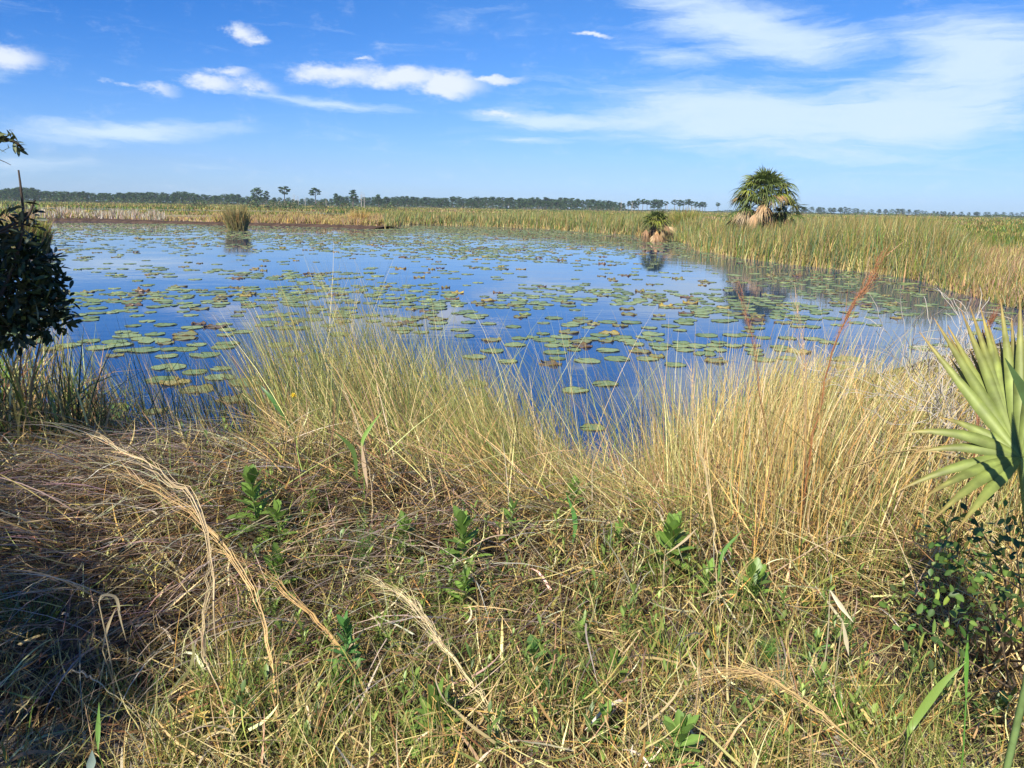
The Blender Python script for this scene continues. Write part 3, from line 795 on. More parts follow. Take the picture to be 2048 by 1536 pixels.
def lily_pads():
    N = 60000
    x, y, d = polar(N, 6.5, 78, -36, 36)
    # the near water needs a finer sampling than its area gives
    x2, y2, d2 = polar(9000, 6.5, 20, -36, 36)
    x = np.concatenate([x, x2]); y = np.concatenate([y, y2]); d = np.hypot(x, y)
    sd = sdist(x, y); k = sd < -.45
    x, y, d = x[k], y[k], d[k]
    xp, yp = proj(np.stack([x, y, 0 * x], -1))
    dens = pad_density(xp, yp, x, y)
    k = rng.random(len(x)) < dens * .75
    x, y, d, xp, yp = x[k], y[k], d[k], xp[k], yp[k]
    r = rng.uniform(.11, .195, len(x))
    hand = [(310, 682, .26), (370, 677, .2), (290, 700, .25), (330, 650, .2), (255, 672, .22), (410, 710, .22), (240, 690, .2), (500, 765, .26), (440, 755, .2), (340, 735, .22), (390, 745, .16), (395, 780, .2), (350, 765, .2),
            (1210, 768, .17), (1150, 781, .17), (1235, 718, .2), (1175, 722, .2), (1215, 701, .19), (1165, 693, .17), (1180, 678, .18), (1255, 682, .17), (1245, 675, .18), (1320, 690, .2), (1310, 679, .18), (950, 768, .17), (945, 800, .15), (985, 702, .19),
            (1030, 690, .18), (1110, 705, .19), (1090, 680, .2), (1390, 692, .2), (1185, 856, .13), (740, 822, .12), (650, 720, .2), (930, 672, .18), (920, 660, .17), (1280, 703, .18), (560, 690, .2), (840, 615, .2), (1430, 700, .2), (1100, 728, .17),
            (470, 800, .2), (1350, 730, .16), (820, 640, .18), (600, 600, .2), (325, 760, .2)]
    hand = [(a, b, c * .92) for a, b, c in hand]; hp = np.array([hit(a, b) for a, b, _ in hand])
    left = [(25, 838, .3), (60, 846, .24), (110, 858, .3), (150, 846, .34), (190, 838, .26), (90, 832, .2), (215, 820, .22), (165, 826, .2), (35, 862, .26), (135, 872, .2)]
    lp = np.array([hit(a, b) for a, b, _ in left])
    x = np.concatenate([hp[:, 0], lp[:, 0], x]); y = np.concatenate([hp[:, 1], lp[:, 1], y]); r = np.concatenate([[h_[2] for h_ in hand], [h_[2] for h_ in left], r])
    nh = len(hand); nlft = len(left)
    pri = np.arange(len(x))
    # remove overlaps on a grid
    cell = .45; gr = {}; keep = []
    for q in range(len(x)):
        cx, cy = int(x[q] // cell), int(y[q] // cell); ok = True
        if q >= nh + nlft:
            for i in (-1, 0, 1):
                for j in (-1, 0, 1):
                    for o_ in gr.get((cx + i, cy + j), ()):
                        if (x[q] - x[o_]) ** 2 + (y[q] - y[o_]) ** 2 < ((r[q] + r[o_]) * .72) ** 2: ok = False; break
        if ok:
            gr.setdefault((cx, cy), []).append(q); keep.append(q)
    keep = np.array(keep); x, y, r, pri = x[keep], y[keep], r[keep], pri[keep]
    xp, yp = proj(np.stack([x, y, 0 * x], -1)); d = np.hypot(x, y)
    size = r / d ** 1.5 * (1 + (pri < nh + nlft) * 9)
    vis = (xp > -40) & (xp < 2090) & (yp < 900)
    order = np.argsort(-size * vis)
    dn = .5 + .5 * vnoise(x, y, .8, 11)
    st = []
    for q in range(len(x)):
        if nh <= pri[q] < nh + nlft: st.append('bright'); continue
        u = random.random()
        st.append('green' if u < .44 else 'pale' if u < .83 else 'edge' if u < .95 else 'yellow' if u < .97 else 'brown')
    bigset = set(order[:300].tolist())
    def zone(a, b):
        v = 'nearest the bank' if b > 745 else 'in near rows' if b > 665 else 'in middle rows' if b > 600 else 'in far rows'
        for e, t in ((330, 'beyond the dark shrub'), (520, 'behind the mound'), (720, 'behind the left rushes'), (900, 'behind the tallest grass'), (1080, 'left of the water notch'), (1290, 'over the water notch'),
                     (1440, 'below the small palm'), (1570, 'on the palm reflection'), (1700, 'below the cattails'), (9999, 'beyond the bare shrub')):
            if a < e: return v + ' ' + t
    zone_ = lambda a, b: ('by the near bank' if b > 730 else 'in front of the notch in the grass' if b > 640 and 900 < a < 1400 else 'off the tall grass at the right' if b > 640 and a >= 1400 else 'on the dark blue water at the left' if b > 640 else
                         'in the dense raft at mid pond' if 300 < a < 700 and b < 570 else 'among the palm reflections' if a > 1250 else 'out on open water')
    for q in order[:300]:
        s = st[q]; me = PADM[s][random.randrange(4)]
        o = obj('lily_pad', me, None, (x[q], y[q], 0.004 + .002 * random.random()))
        o.scale = (r[q], r[q] * random.uniform(.9, 1.0), .36)
        o.rotation_euler = (random.gauss(0, .012), random.gauss(0, .012), random.uniform(0, 6.28))
        sz = 'large' if r[q] > .215 else 'small' if r[q] < .165 else 'medium'
        z = zone(xp[q], yp[q])
        if s == 'bright': lab = f'{sz} bright green floating leaf in the shaded water behind the mound'
        else: lab = f'{sz} {SD[s]} {z}'
        tag(o, lab, 'lily pad', 'lily pads ' + (z if s != 'bright' else 'behind the mound'))
    V = []; F = []; C = []; n0 = 0
    for q in order[300:]:
        s = st[q]; v, f, c = PADS[s][random.randrange(4)]
        if d[q] > 22:   # fewer vertices far out
            pass
        a = random.uniform(0, 6.28); ca, sa = math.cos(a), math.sin(a)
        up_ = 1.0
        if random.random() < .08: up_ = 2.0       # leaves that stand clear of the water
        vv = np.stack([(v[:, 0] * ca - v[:, 1] * sa) * r[q] + x[q], (v[:, 0] * sa + v[:, 1] * ca) * r[q] + y[q], v[:, 2] * .36 * up_ + .004], -1)
        V.append(vv); F.append(f + n0); C.append(c * random.uniform(.75, 1.2)); n0 += len(v)
    o = obj('lily_pads', mk_mesh('lily_pads', np.concatenate(V), np.concatenate(F), np.concatenate(C), M_pad, True))
    tag(o, 'countless small lily pads covering the far part of the pond', kind='stuff')
    print('PADS', len(x))
lily_pads()

# ------------------------------------------------------------------ foreground grasses
xk = [-400, 0, 150, 300, 450, 560, 620, 700, 760, 850, 950, 1050, 1150, 1200, 1260, 1320, 1400, 1500, 1600, 1700, 1800, 1900, 2000, 2400]
dense_top = [900, 900, 900, 900, 890, 830, 735, 660, 640, 690, 750, 765, 835, 945, 930, 800, 725, 700, 690, 700, 730, 720, 690, 680]
sparse_top = [700, 650, 600, 620, 640, 560, 500, 480, 480, 560, 620, 640, 600, 600, 620, 610, 640, 600, 620, 600, 640, 620, 600, 600]

PLANT_PX = [(862, 1455, 60), (1343, 1500, 58), (1208, 1462, 34), (520, 1050, 44), (565, 1085, 36), (548, 1175, 40), (692, 1310, 36), (690, 1385, 38), (810, 1090, 38), (928, 1095, 42), (918, 1190, 34),
            (1010, 1050, 32), (1080, 1330, 34), (1238, 1345, 34), (1338, 1100, 46), (1410, 1170, 34), (1492, 1185, 44), (1630, 1300, 28), (1535, 1340, 40), (715, 1150, 60), (1680, 1300, 40)]
PLP = np.array([hit(a, b + c * .4, .47) for a, b, c in PLANT_PX])
def clear_of_plants(x, y):
    k = np.ones(len(x), bool)
    for (q, (a, b, c)) in zip(PLP, PLANT_PX):
        r = c / FPX * math.hypot(q[1], 1.5) * .75
        k &= ~((np.hypot(x - q[0], (y - (q[1] - r * .5)) * .7) < r) & (rng.random(len(x)) < .85))
    return k
def turf():
    parts = []
    # rotten litter lying on the soil, darkened further for the shade under the grass
    n = 42000
    x, y, d = polar(n, 1.35, 7.0, -60, 60, True); z = gz(x, y); k = z > .0; x, y, z, d = x[k], y[k], z[k], d[k]; n = len(x)
    P = np.stack([x, y, z + rng.random(n) * .025], -1)
    parts.append(blades(P, rng.uniform(0, 6.28, n), rng.uniform(1.2, 1.7, n), rng.normal(0, .5, n), rng.uniform(.05, .2, n), rng.uniform(.0025, .006, n) * (.6 + d * .18), 4,
                        pal(n, [BROWN, (.12, .08, .045), GREY, TAN], [3, 3, 1.2, 1.2], .4) * .5, None, 2, wig=.18, terrain=gz))
    # bleached straw lying above it
    n = 22000
    x, y, d = polar(n, 1.35, 7.0, -60, 60, True); z = gz(x, y); k = (z > .0) & (vnoise(x, y, 4.5, 6) + rng.normal(0, .7, n) > -.25); x, y, z, d = x[k], y[k], z[k], d[k]; n = len(x)
    P = np.stack([x, y, z + .02 + rng.random(n) * .1], -1)
    parts.append(blades(P, rng.uniform(0, 6.28, n), rng.uniform(.9, 1.75, n), rng.normal(0, .6, n), rng.uniform(.06, .3, n), rng.uniform(.0022, .0062, n) * (.6 + d * .16), 5,
                        pal(n, [TAN, STRAW, GREY, BROWN, GOLD, YGREEN], [3, 3, 1.2, 1.2, 1, .8], .25), None, 2, wig=.2, terrain=gz))
    n = 3700
    x, y, d = polar(n, 1.5, 6.0, -60, 60, True); z = gz(x, y); k = z > .02; x, y, z = x[k], y[k], z[k]; n = len(x)
    P = np.stack([x, y, z + .03 + rng.random(n) * .08], -1)
    parts.append(blades(P, rng.uniform(0, 6.28, n), rng.uniform(.7, 1.7, n), rng.normal(.4, .9, n), rng.uniform(.06, .24, n), rng.uniform(.006, .012, n), 7, pal(n, [STRAW, TAN, (.66, .56, .36), BROWN, YGREEN], [3, 2.4, 2, 1.4, 1], .25), None, 3, wig=.2, terrain=gz))
    # short standing blades in loose tufts
    n = 74000
    x, y, d = polar(n, 1.35, 7.0, -60, 60, True); z = gz(x, y)
    m_ = vnoise(x, y, 2.2, 4) + .6 * vnoise(x, y, 6, 1); tf = vnoise(x, y, 9, 2) + .8 * vnoise(x, y, 21, 5)
    k = (z > .0) & clear_of_plants(x, y) & (tf + rng.normal(0, .55, n) > -.15); x, y, z, d, m_, tf = x[k], y[k], z[k], d[k], m_[k], tf[k]; n = len(x)
    h = np.clip(.15 + .09 * m_ + .04 * tf, .05, .34) * rng.uniform(.5, 1.8, n)
    P = np.stack([x, y, z - .01], -1)
    gcol = pal(n, [GREEN, YGREEN, (.16, .27, .05), TAN, STRAW], [3, 2.6, 2.6, 1, .8], .22); dcol = pal(n, [TAN, STRAW, BROWN, GOLD, GREY, YGREEN], [3, 2.8, 1.4, 1.2, .8, 1.6], .24)
    c = np.where((rng.normal(0, .6, n) + m_ > .1)[:, None], gcol, dcol)
    az = rng.uniform(0, 6.28, n)
    parts.append(blades(P, az, np.abs(rng.normal(.25, .35, n)), rng.uniform(0, 1.5, n), h, rng.uniform(.002, .0048, n) * (.6 + d * .16), 5, c, c * .7 + .3 * np.array(TAN), 2, wig=.12))
    stuff('short_grass', parts, M_grass, 'tangled short tan and green grass covering the near bank')

def mat():
    """long dead grass combed down over the mound"""
    c0 = MOUND; parts = []
    for n, zz, cols, wts, w0, w1 in ((15000, .03, [BROWN, (.13, .1, .07), GREY], [2, 4, .6], .003, .006), (9500, .16, [(.42, .345, .26), (.54, .45, .34), (.28, .21, .155), TAN, STRAW], [3, 2.6, 2.4, .9, .6], .0035, .0075)):  # first layer coloured dark to stand for shade in the gaps
        x = c0[0] + rng.uniform(-2.5, 2.5, n); y = c0[1] + rng.uniform(-1.2, 1.3, n)
        z = gz(x, y)
        k = (z > .03) & (rng.random(n) < np.exp(-(np.hypot((x - c0[0]) / 2.2, (y - c0[1]) / 1.15)) ** 3))
        x, y, z = x[k], y[k], z[k]; n = len(x)
        az = R(206) + .55 * vnoise(x, y, 2.2, 2) + .2 * rng.normal(0, 1, n) + np.where(rng.random(n) < .12, rng.normal(0, 1.2, n), 0)
        P = np.stack([x, y, z + rng.random(n) ** 1.5 * zz], -1)
        c = pal(n, cols, wts, .3)
        parts.append(blades(P, az, rng.uniform(.7, 1.35, n), rng.uniform(.3, 1.0, n), rng.uniform(.2, .55, n), rng.uniform(w0, w1, n), 6, c, None, 2, wig=.05, terrain=gz))
    stuff('matted_grass', parts, M_grass, 'grey brown dead grass combed flat over the mound at the left')

def thatch():
    n = 9000
    x, y, d = polar(n, 3.0, 6.0, -18, 36); z = gz(x, y); k = z > .02; x, y, z, d = x[k], y[k], z[k], d[k]; n = len(x)
    az = R(-60) + rng.normal(0, 1.0, n)
    P = np.stack([x, y, z + rng.random(n) ** 1.5 * .25], -1)
    c = pal(n, [TAN, STRAW, GREY, BROWN, YGREEN], [3, 2, 1.5, 2, 1], .25)
    p = blades(P, az, rng.uniform(.9, 1.5, n), rng.uniform(-.2, .7, n), rng.uniform(.2, .55, n), rng.uniform(.003, .0065, n), 6, c, None, 2, wig=.07, terrain=gz)
    stuff('fallen_grass', [p], M_grass, 'fallen straw coloured grass stems between the standing tufts')

def tall():
    parts = []
    def group(n, x0, x1, d0, d1, cols, wts, tops_, azf, lean, bend, w, lo=.45, hi=1.05, K=7, clump=0.0, shore=0.0, tipc=None):
        x, y, d = polar(int(n * 2.75), d0, d1, -60, 60)
        z = gz(x, y); P = np.stack([x, y, z - .02], -1); xp = xcol(P)
        sd = sdist(x, y)
        k = (xp > x0) & (xp < x1) & (sd > shore)
        if clump:
            k &= (vnoise(x, y, 3.2, 9) + .5 * vnoise(x, y, 8, 3) + rng.normal(0, .35, len(x))) > clump
        k = np.nonzero(k)[0]
        P = P[k]; P[:, 2] = np.maximum(P[:, 2], -.06); xp, d = xp[k], d[k]; n = len(P)
        zt = ztop(xp, np.interp(xp, xk, tops_), d)
        full = np.clip(zt - P[:, 2], .10, 1.7) * (.86 + .22 * vnoise(P[:, 0], P[:, 1], 3.6, 13))
        L = full * rng.uniform(lo, hi, n) * 1.05
        az = azf(xp) + rng.normal(0, .5, n)
        jit = rng.normal(0, 30, n) * np.where((xp > 1050) & (xp < 1290), .4, 1)
        flip = rng.random(n) < .25; az = np.where(flip, rng.uniform(0, 6.28, n), az)
        th = np.abs(rng.normal(lean, .16, n)); L = L / np.cos(np.minimum(th + .3 * bend, 1.0))
        bb = rng.uniform(.2, 1.0, n) * bend
        for _ in range(9):
            ta = th + bb * .55
            tipx, tipy = proj(P + (L * np.cos(ta * .9))[:, None] * np.stack([np.tan(ta) * np.sin(az), np.tan(ta) * np.cos(az), np.ones(n)], -1) * .95)
            over = tipy < np.interp(tipx, xk, tops_) - np.abs(jit)
            L = np.where(over, L * .9, L)
        c = pal(n, cols, wts, .2)
        tp = c * .75 + .25 * np.array(tipc if tipc is not None else STRAW)
        parts.append(blades(P, az, th, bb, L, rng.uniform(.7, 1.3, n) * w * (.55 + .14 * d), K, c, tp, 2.5, wig=.05))
    LFT = lambda xp: np.full(len(xp), R(-80))
    AZ = lambda xp: np.interp(xp, [500, 1200, 1350, 1500, 2000], [R(-75), R(-80), R(-20), R(60), R(75)])
    # main body of the stand
    group(11500, 575, 1290, 3.4, 6.9, [TAN, STRAW, YGREEN, GREEN, BROWN, PINK, DGREEN], [2.6, 1.9, 3.0, 3.2, 2.2, .5, 1.5], dense_top, AZ, .32, .7, .0044, .4, 1.12, clump=-.08)
    group(14000, 1300, 3500, 3.1, 8.5, [TAN, STRAW, GOLD, YGREEN, BROWN, GREEN], [3.0, 2.2, 2.0, 2.3, 2.2, 2.2], dense_top, AZ, .28, .7, .0044, .35, 1.08, clump=-.15)
    # fine stems rising above it
    group(4300, 540, 1050, 3.8, 6.9, [GREEN, YGREEN, TAN, STRAW, DGREEN], [2.4, 2, 1.2, 1, 2], sparse_top, LFT, .16, .55, .0032, .55, 1.05)
    group(3000, 980, 1380, 3.6, 6.8, [YGREEN, TAN, STRAW, GREEN, DGREEN], [2.4, 1.6, 1.4, 1.8, 1], sparse_top, LFT, .22, .6, .003, .5, 1.05)
    group(3200, 1300, 3500, 3.3, 8.5, [STRAW, TAN, YGREEN, BGREEN, RUST], [2, 2, 1.4, .8, .5], sparse_top, AZ, .15, .5, .0028, .5, 1.02)
    # rushes at the water's edge on the left
    group(3800, -1300, 660, 4.3, 6.4, [DGREEN, (.06, .12, .03), YGREEN, BROWN, TAN], [3, 3, 1.0, 2, .8], sparse_top, LFT, .13, .6, .0034, .35, 1.0, shore=-.9)
    # long leaning green-gold stems crossing the middle towards the left
    group(2600, 1000, 1420, 3.3, 4.6, [YGREEN, GREEN, TAN, GOLD], [2.4, 1.6, 2, 1.2], np.interp(xk, [0, 900, 1100, 1300, 1450, 2500], [760, 720, 850, 930, 900, 860]).tolist(), LFT, .72, .35, .0036, .7, 1.15)
    # golden upright bundles at the right
    group(2600, 1330, 1660, 3.0, 4.4, [GOLD, (.55, .36, .14), TAN, STRAW], [3, 3, 2, 1], dense_top, lambda xp: np.full(len(xp), R(15)), .09, .22, .0046, .5, 1.0, clump=.2)
    stuff('tall_grass', parts, M_grass, 'tall straw and green grass standing between the bank and the water')

def left_reeds():
    parts = []
    # broad dead cattail leaves below the dark shrub
    n = 2000
    xp = rng.uniform(-160, 260, n); d = rng.uniform(4.3, 6.3, n)
    A = ray(xp, np.full(n, 800.)); az = np.arctan2(A[:, 0], A[:, 1])
    P = np.stack([d * np.sin(az), d * np.cos(az), np.full(n, -.03)], -1); P[:, 2] = np.maximum(gz(P[:, 0], P[:, 1]), -.08)
    zt = ztop(xp, np.interp(xp, [-160, 60, 130, 180, 240], [580, 600, 620, 660, 760]) + rng.uniform(0, 240, n), d)
    L = np.clip(zt - P[:, 2], .2, 1.8)
    c = pal(n, [STRAW, TAN, BROWN, GREEN, YGREEN, DGREEN], [1.4, 2.6, 2.6, 2.0, 1.6, 1.6], .3)
    parts.append(blades(P, rng.uniform(0, 6.28, n), np.abs(rng.normal(.08, .12, n)), rng.choice([.2, .5, 1.6, 2.4], n), L, rng.uniform(.006, .016, n), 8, c, None, 2.5, wig=.05))
    stuff('shore_reeds', parts, M_grass, 'dry broken reed leaves at the water below the dark shrub')
turf(); mat(); thatch(); tall(); left_reeds()

# ------------------------------------------------------------------ single stalks and big blades
def smooth(pts, n=18):
    pts = np.asarray(pts, float); t = np.linspace(0, len(pts) - 1, n); i = np.clip(t.astype(int), 0, len(pts) - 2); f = t - i
    P = np.concatenate([[2 * pts[0] - pts[1]], pts, [2 * pts[-1] - pts[-2]]])
    p0, p1, p2, p3 = P[i], P[i + 1], P[i + 2], P[i + 3]; f = f[:, None]
    return .5 * (2 * p1 + (p2 - p0) * f + (2 * p0 - 5 * p1 + 4 * p2 - p3) * f ** 2 + (3 * p1 - p0 - 3 * p2 + p3) * f ** 3)

def stalk(name, px, d0, d1, label, cat, col, w=.0035, plume=0, strands=3, spread=.012, pcol=None, group=None):
    """a bundle of stems from the ground through the given photo points, thickness real"""
    dd = np.linspace(d0, d1, len(px)); pts = np.array([at(a, b, q) for (a, b), q in zip(px, dd)])
    g0 = gz(pts[0][0], pts[0][1]); 
    if pts[0][2] > g0 + .03: pts = np.concatenate([[[pts[0][0] + .02, pts[0][1] + .02, float(g0) - .01]], pts])
    w = min(w, .0042); spread *= 1.1; plume = int(plume * .9)
    c = smooth(pts, 26); c[1:-1] += rng.normal(0, .003, (24, 3)); b = Bag(); org = c[0]
    for k in range(strands * 3):
        i0 = 0 if k < 2 else int(rng.integers(2, 17)); e = 26 if k == 0 else min(26, i0 + int(rng.integers(7, 15)))
        m_ = e - i0
        if m_ < 4: i0 = e - 4; m_ = 4
        off = rng.normal(0, spread * 1.5, 3) * np.linspace(0, 1, m_)[:, None] ** 1.3 + np.cumsum(rng.normal(0, spread * .05, (m_, 3)), 0)
        q0, q1 = w * .42 * (1 - i0 / 40), w * .12
        V, F = tube((c[i0:e] + off), np.linspace(q0, q1, m_), 4)
        b.add(V, F, np.array(col) * rng.lognormal(0, .18))
    st = obj(name, b.mesh('stem', M_grass, org, True), None, org); tag(st, label, cat, group)
    if plume:
        b = Bag(); m_ = plume; i0 = rng.uniform(26 * .55, 25, m_)
        ii = i0.astype(int); base = c[ii] + (c[np.minimum(ii + 1, 25)] - c[ii]) * (i0 - ii)[:, None]
        tg = norm(np.gradient(c, axis=0))[ii]; base = base + rng.normal(0, spread * .5, (m_, 3)); dr = norm(tg + rng.normal(0, .2, (m_, 3)))
        L = rng.uniform(.04, .12, m_); s = np.linspace(0, 1, 4)
        cent = base[:, None] + dr[:, None] * (L[:, None, None] * s[None, :, None]); cent[..., 2] -= (L[:, None] * .15 * s ** 2)
        b.add(*strips(cent, (w * .5) * (1 - .8 * s)[None] * np.ones((m_, 1)), norm(rng.normal(0, 1, (m_, 3))), pal(m_, [pcol or col], [1], .2)))
        ch = obj('plume', b.mesh('plume', M_grass, org), st)
    return st

stalk('grass_stalk', [(560, 1500), (547, 1347), (520, 1221), (478, 1132), (424, 1064), (342, 996), (232, 942)], 2.0, 2.6, 'golden grass stalk arching far to the left over the mound', 'grass stalk', (.62, .42, .18), .006, 60, 5, .008, (.5, .33, .15))
stalk('grass_stalk', [(430, 1300), (428, 1150), (396, 1010), (342, 962), (290, 921), (225, 894), (195, 870), (190, 900)], 2.2, 2.8, 'pale bent grass stalk ending above the golden arching one', 'grass stalk', (.6, .46, .26), .005, 40, 4, .008)
stalk('grass_stalk', [(705, 1420), (700, 1330), (649, 1262), (581, 1193), (533, 1152), (440, 1100)], 2.1, 2.5, 'reddish golden stalk leaning left between green leafy plants', 'grass stalk', (.56, .36, .14), .006, 50, 5, .008)
stalk('grass_stalk', [(1070, 1560), (992, 1436), (944, 1364), (889, 1296), (828, 1211), (752, 1163)], 1.85, 2.3, 'thick pale plume stalk leaning left across the lower middle', 'grass stalk', (.7, .58, .32), .007, 130, 6, .010, (.62, .5, .27))
stalk('grass_stalk', [(1770, 1560), (1694, 1470), (1629, 1415), (1585, 1382), (1519, 1349), (1446, 1342), (1362, 1386)], 1.85, 2.1, 'golden seed stalk arching down to the left in the lower right', 'grass stalk', (.64, .46, .2), .007, 110, 6, .009, (.58, .4, .18))
stalk('grass_stalk', [(1600, 1050), (1630, 860), (1660, 720), (1700, 620), (1735, 570), (1768, 508)], 3.4, 3.6, 'tall rust red plume leaning right against the water', 'grass stalk', (.36, .15, .06), .0042, 200, 4, .014, (.36, .15, .06))
stalk('grass_stalk', [(1570, 1050), (1530, 850), (1508, 700), (1495, 640), (1478, 575)], 3.6, 3.8, 'rust red plume leaning left above the golden grass', 'grass stalk', (.33, .14, .06), .0034, 110, 2, .012, (.32, .13, .05))
stalk('grass_stalk', [(1610, 1030), (1612, 800), (1605, 680), (1590, 600)], 3.5, 3.7, 'slim tan plume between the two rust red ones', 'grass stalk', (.5, .34, .18), .005, 60, 3, .008)
stalk('grass_stalk', [(485, 1520), (424, 1347), (407, 1313), (412, 1200), (425, 1090)], 1.95, 2.1, 'upright straw stalk in front of the shaded hollow', 'grass stalk', (.6, .47, .26), .005, 20, 4, .006)
stalk('grass_stalk', [(340, 1500), (230, 1390), (170, 1350), (140, 1340)], 2.1, 2.3, 'broken pale stem pointing left above the bare sand', 'grass stalk', (.6, .5, .32), .007, 0, 2, .004)
stalk('grass_stalk', [(1440, 1300), (1432, 1100), (1415, 960), (1390, 840), (1385, 740)], 2.5, 2.9, 'single straw stalk rising beside the three leafy plants', 'grass stalk', (.58, .45, .22), .005, 30, 3, .007)
stalk('grass_stalk', [(730, 1200), (745, 1030), (735, 920), (715, 850), (690, 780)], 2.9, 3.3, 'thin straw stalk beside a bright green blade', 'grass stalk', (.6, .47, .27), .005, 20, 2, .006)
stalk('dead_weed', [(1245, 1110), (1270, 960), (1285, 850), (1290, 700)], 3.6, 3.9, 'blackish dead stem in front of the notch of water', 'plant stem', (.05, .04, .03), .006, 0, 2, .006)
stalk('grass_stalk', [(1480, 1160), (1600, 1010), (1720, 930), (1850, 900), (2000, 935)], 2.6, 2.5, 'long yellow stem bending right under the palmetto leaf', 'grass stalk', (.6, .45, .2), .005, 30, 3, .008)

def wideleaf(name, px, d0, d1, w, col, label, cat='leaf blade', tipc=None):
    dd = np.linspace(d0, d1, len(px)); pts = np.array([at(a, b, q) for (a, b), q in zip(px, dd)])
    c = smooth(pts, 16); t = norm(np.gradient(c, axis=0)); view = norm(c - CAM)
    side = norm(np.cross(t, view) + rng.normal(0, .15, 3)); s = np.linspace(0, 1, 16)
    w *= .72; ww = w * np.interp(s, [0, .25, .55, 1], [.12, .7, 1, .06])
    up_ = norm(np.cross(side, t))
    V = np.stack([c - side * ww[:, None] * .5, c + up_ * ww[:, None] * .12, c + side * ww[:, None] * .5], 1).reshape(-1, 3)
    i = np.arange(15)[:, None] * 3 + np.arange(2)[None]
    F = np.stack([i, i + 1, i + 4, i + 3], -1).reshape(-1, 4)
    C = np.repeat(np.array(col)[None] * (1 - s[:, None] ** 3) + np.array(tipc or col)[None] * s[:, None] ** 3, 3, 0)
    g0 = float(gz(c[0][0], c[0][1])); org = np.array([c[0][0], c[0][1], g0])
    o = empty('reed_grass' if 'blade' in name else 'dead_grass' if 'dry' in name else 'silver_weed', org); tag(o, label, 'grass')
    obj('leaf', mk_mesh('leaf', V - org, F, C, M_leaf, True), o)
    if c[0][2] > g0 + .01:
        b = Bag(); b.add(*tube(smooth([org - [0, 0, .02], (org + c[0]) / 2 + rng.normal(0, .015, 3), c[0]], 8), np.linspace(.0028, .0018, 8), 5), np.array(col) * .9); obj('stem', b.mesh('stem', M_leaf, org), o)
stalk('grass_stalk', [(1950, 900), (1955, 780), (1962, 700), (1985, 635)], 3.0, 3.1, 'dark rust plume half hidden behind the palmetto leaf', 'grass stalk', (.28, .12, .06), .006, 110, 4, .010, (.27, .11, .05))
wideleaf('grass_blade', [(1815, 1475), (1826, 1448), (1884, 1368), (1932, 1324)], 2.0, 2.1, .03, (.24, .36, .07), 'broad yellow green blade slanting up in the lower right')
wideleaf('grass_blade', [(1932, 1400), (1933, 1330), (1936, 1268)], 2.1, 2.12, .015, (.14, .32, .05), 'short bright green blade pointing up from the slanting broad blade')
wideleaf('grass_blade', [(1105, 1545), (1116, 1500), (1134, 1460)], 1.85, 1.95, .02, (.22, .38, .07), 'short bright green blade at the bottom edge, middle')
wideleaf('grass_blade', [(722, 900), (730, 870), (764, 822)], 3.1, 3.2, .024, (.26, .42, .08), 'bright green blade above the fallen grass in the centre')
wideleaf('grass_blade', [(715, 960), (705, 900), (668, 862)], 3.1, 3.1, .03, (.12, .2, .05), 'darker green blade folding left beside the bright one')
wideleaf('grass_blade', [(735, 975), (728, 930), (723, 885)], 3.05, 3.1, .026, (.55, .4, .24), 'dead tan blade hanging below the bright green one')
wideleaf('dry_leaf', [(198, 1205), (205, 1190), (232, 1196), (240, 1235), (253, 1284)], 2.3, 2.35, .013, (.6, .5, .3), 'curled straw leaf hooking over the shaded hollow', 'dry leaf')
wideleaf('dry_leaf', [(205, 1300), (215, 1255), (232, 1215)], 2.3, 2.35, .012, (.5, .4, .22), 'narrow straw leaf hanging below the hooked one', 'dry leaf')
wideleaf('grass_blade', [(196, 1500), (196, 1460), (198, 1405)], 2.0, 2.05, .018, (.2, .36, .07), 'single upright green blade on the bare sand')
wideleaf('dry_leaf', [(1660, 1180), (1680, 1210), (1707, 1245)], 2.35, 2.3, .02, (.62, .55, .36), 'pale folded dry leaf above the feathery plants at the right', 'dry leaf')
wideleaf('dry_leaf', [(1685, 1240), (1692, 1280), (1698, 1312)], 2.3, 2.28, .018, (.6, .52, .33), 'pale dry leaf hanging below the folded one', 'dry leaf')
wideleaf('grass_blade', [(1145, 1090), (1150, 1040), (1132, 985)], 3.0, 3.05, .03, (.1, .26, .05), 'dark green blade over the fallen grass near the notch')
wideleaf('grass_blade', [(590, 870), (545, 800), (520, 770)], 4.0, 4.1, .03, (.08, .2, .04), 'dark green blade leaning left by the yellow flower')
wideleaf('grass_blade', [(1435, 1165), (1447, 1105), (1485, 1060)], 2.7, 2.75, .02, (.14, .3, .06), 'green blade pointing right among the upright golden stems')
wideleaf('dry_leaf', [(1330, 1110), (1370, 1080), (1395, 1055)], 2.7, 2.7, .014, (.6, .48, .28), 'straw leaf slanting above the leafy plants', 'dry leaf')
wideleaf('silver_leaf', [(178, 1550), (182, 1528), (184, 1500)], 1.9, 1.92, .03, (.35, .45, .36), 'silvery grey green leaf tip at the bottom edge')

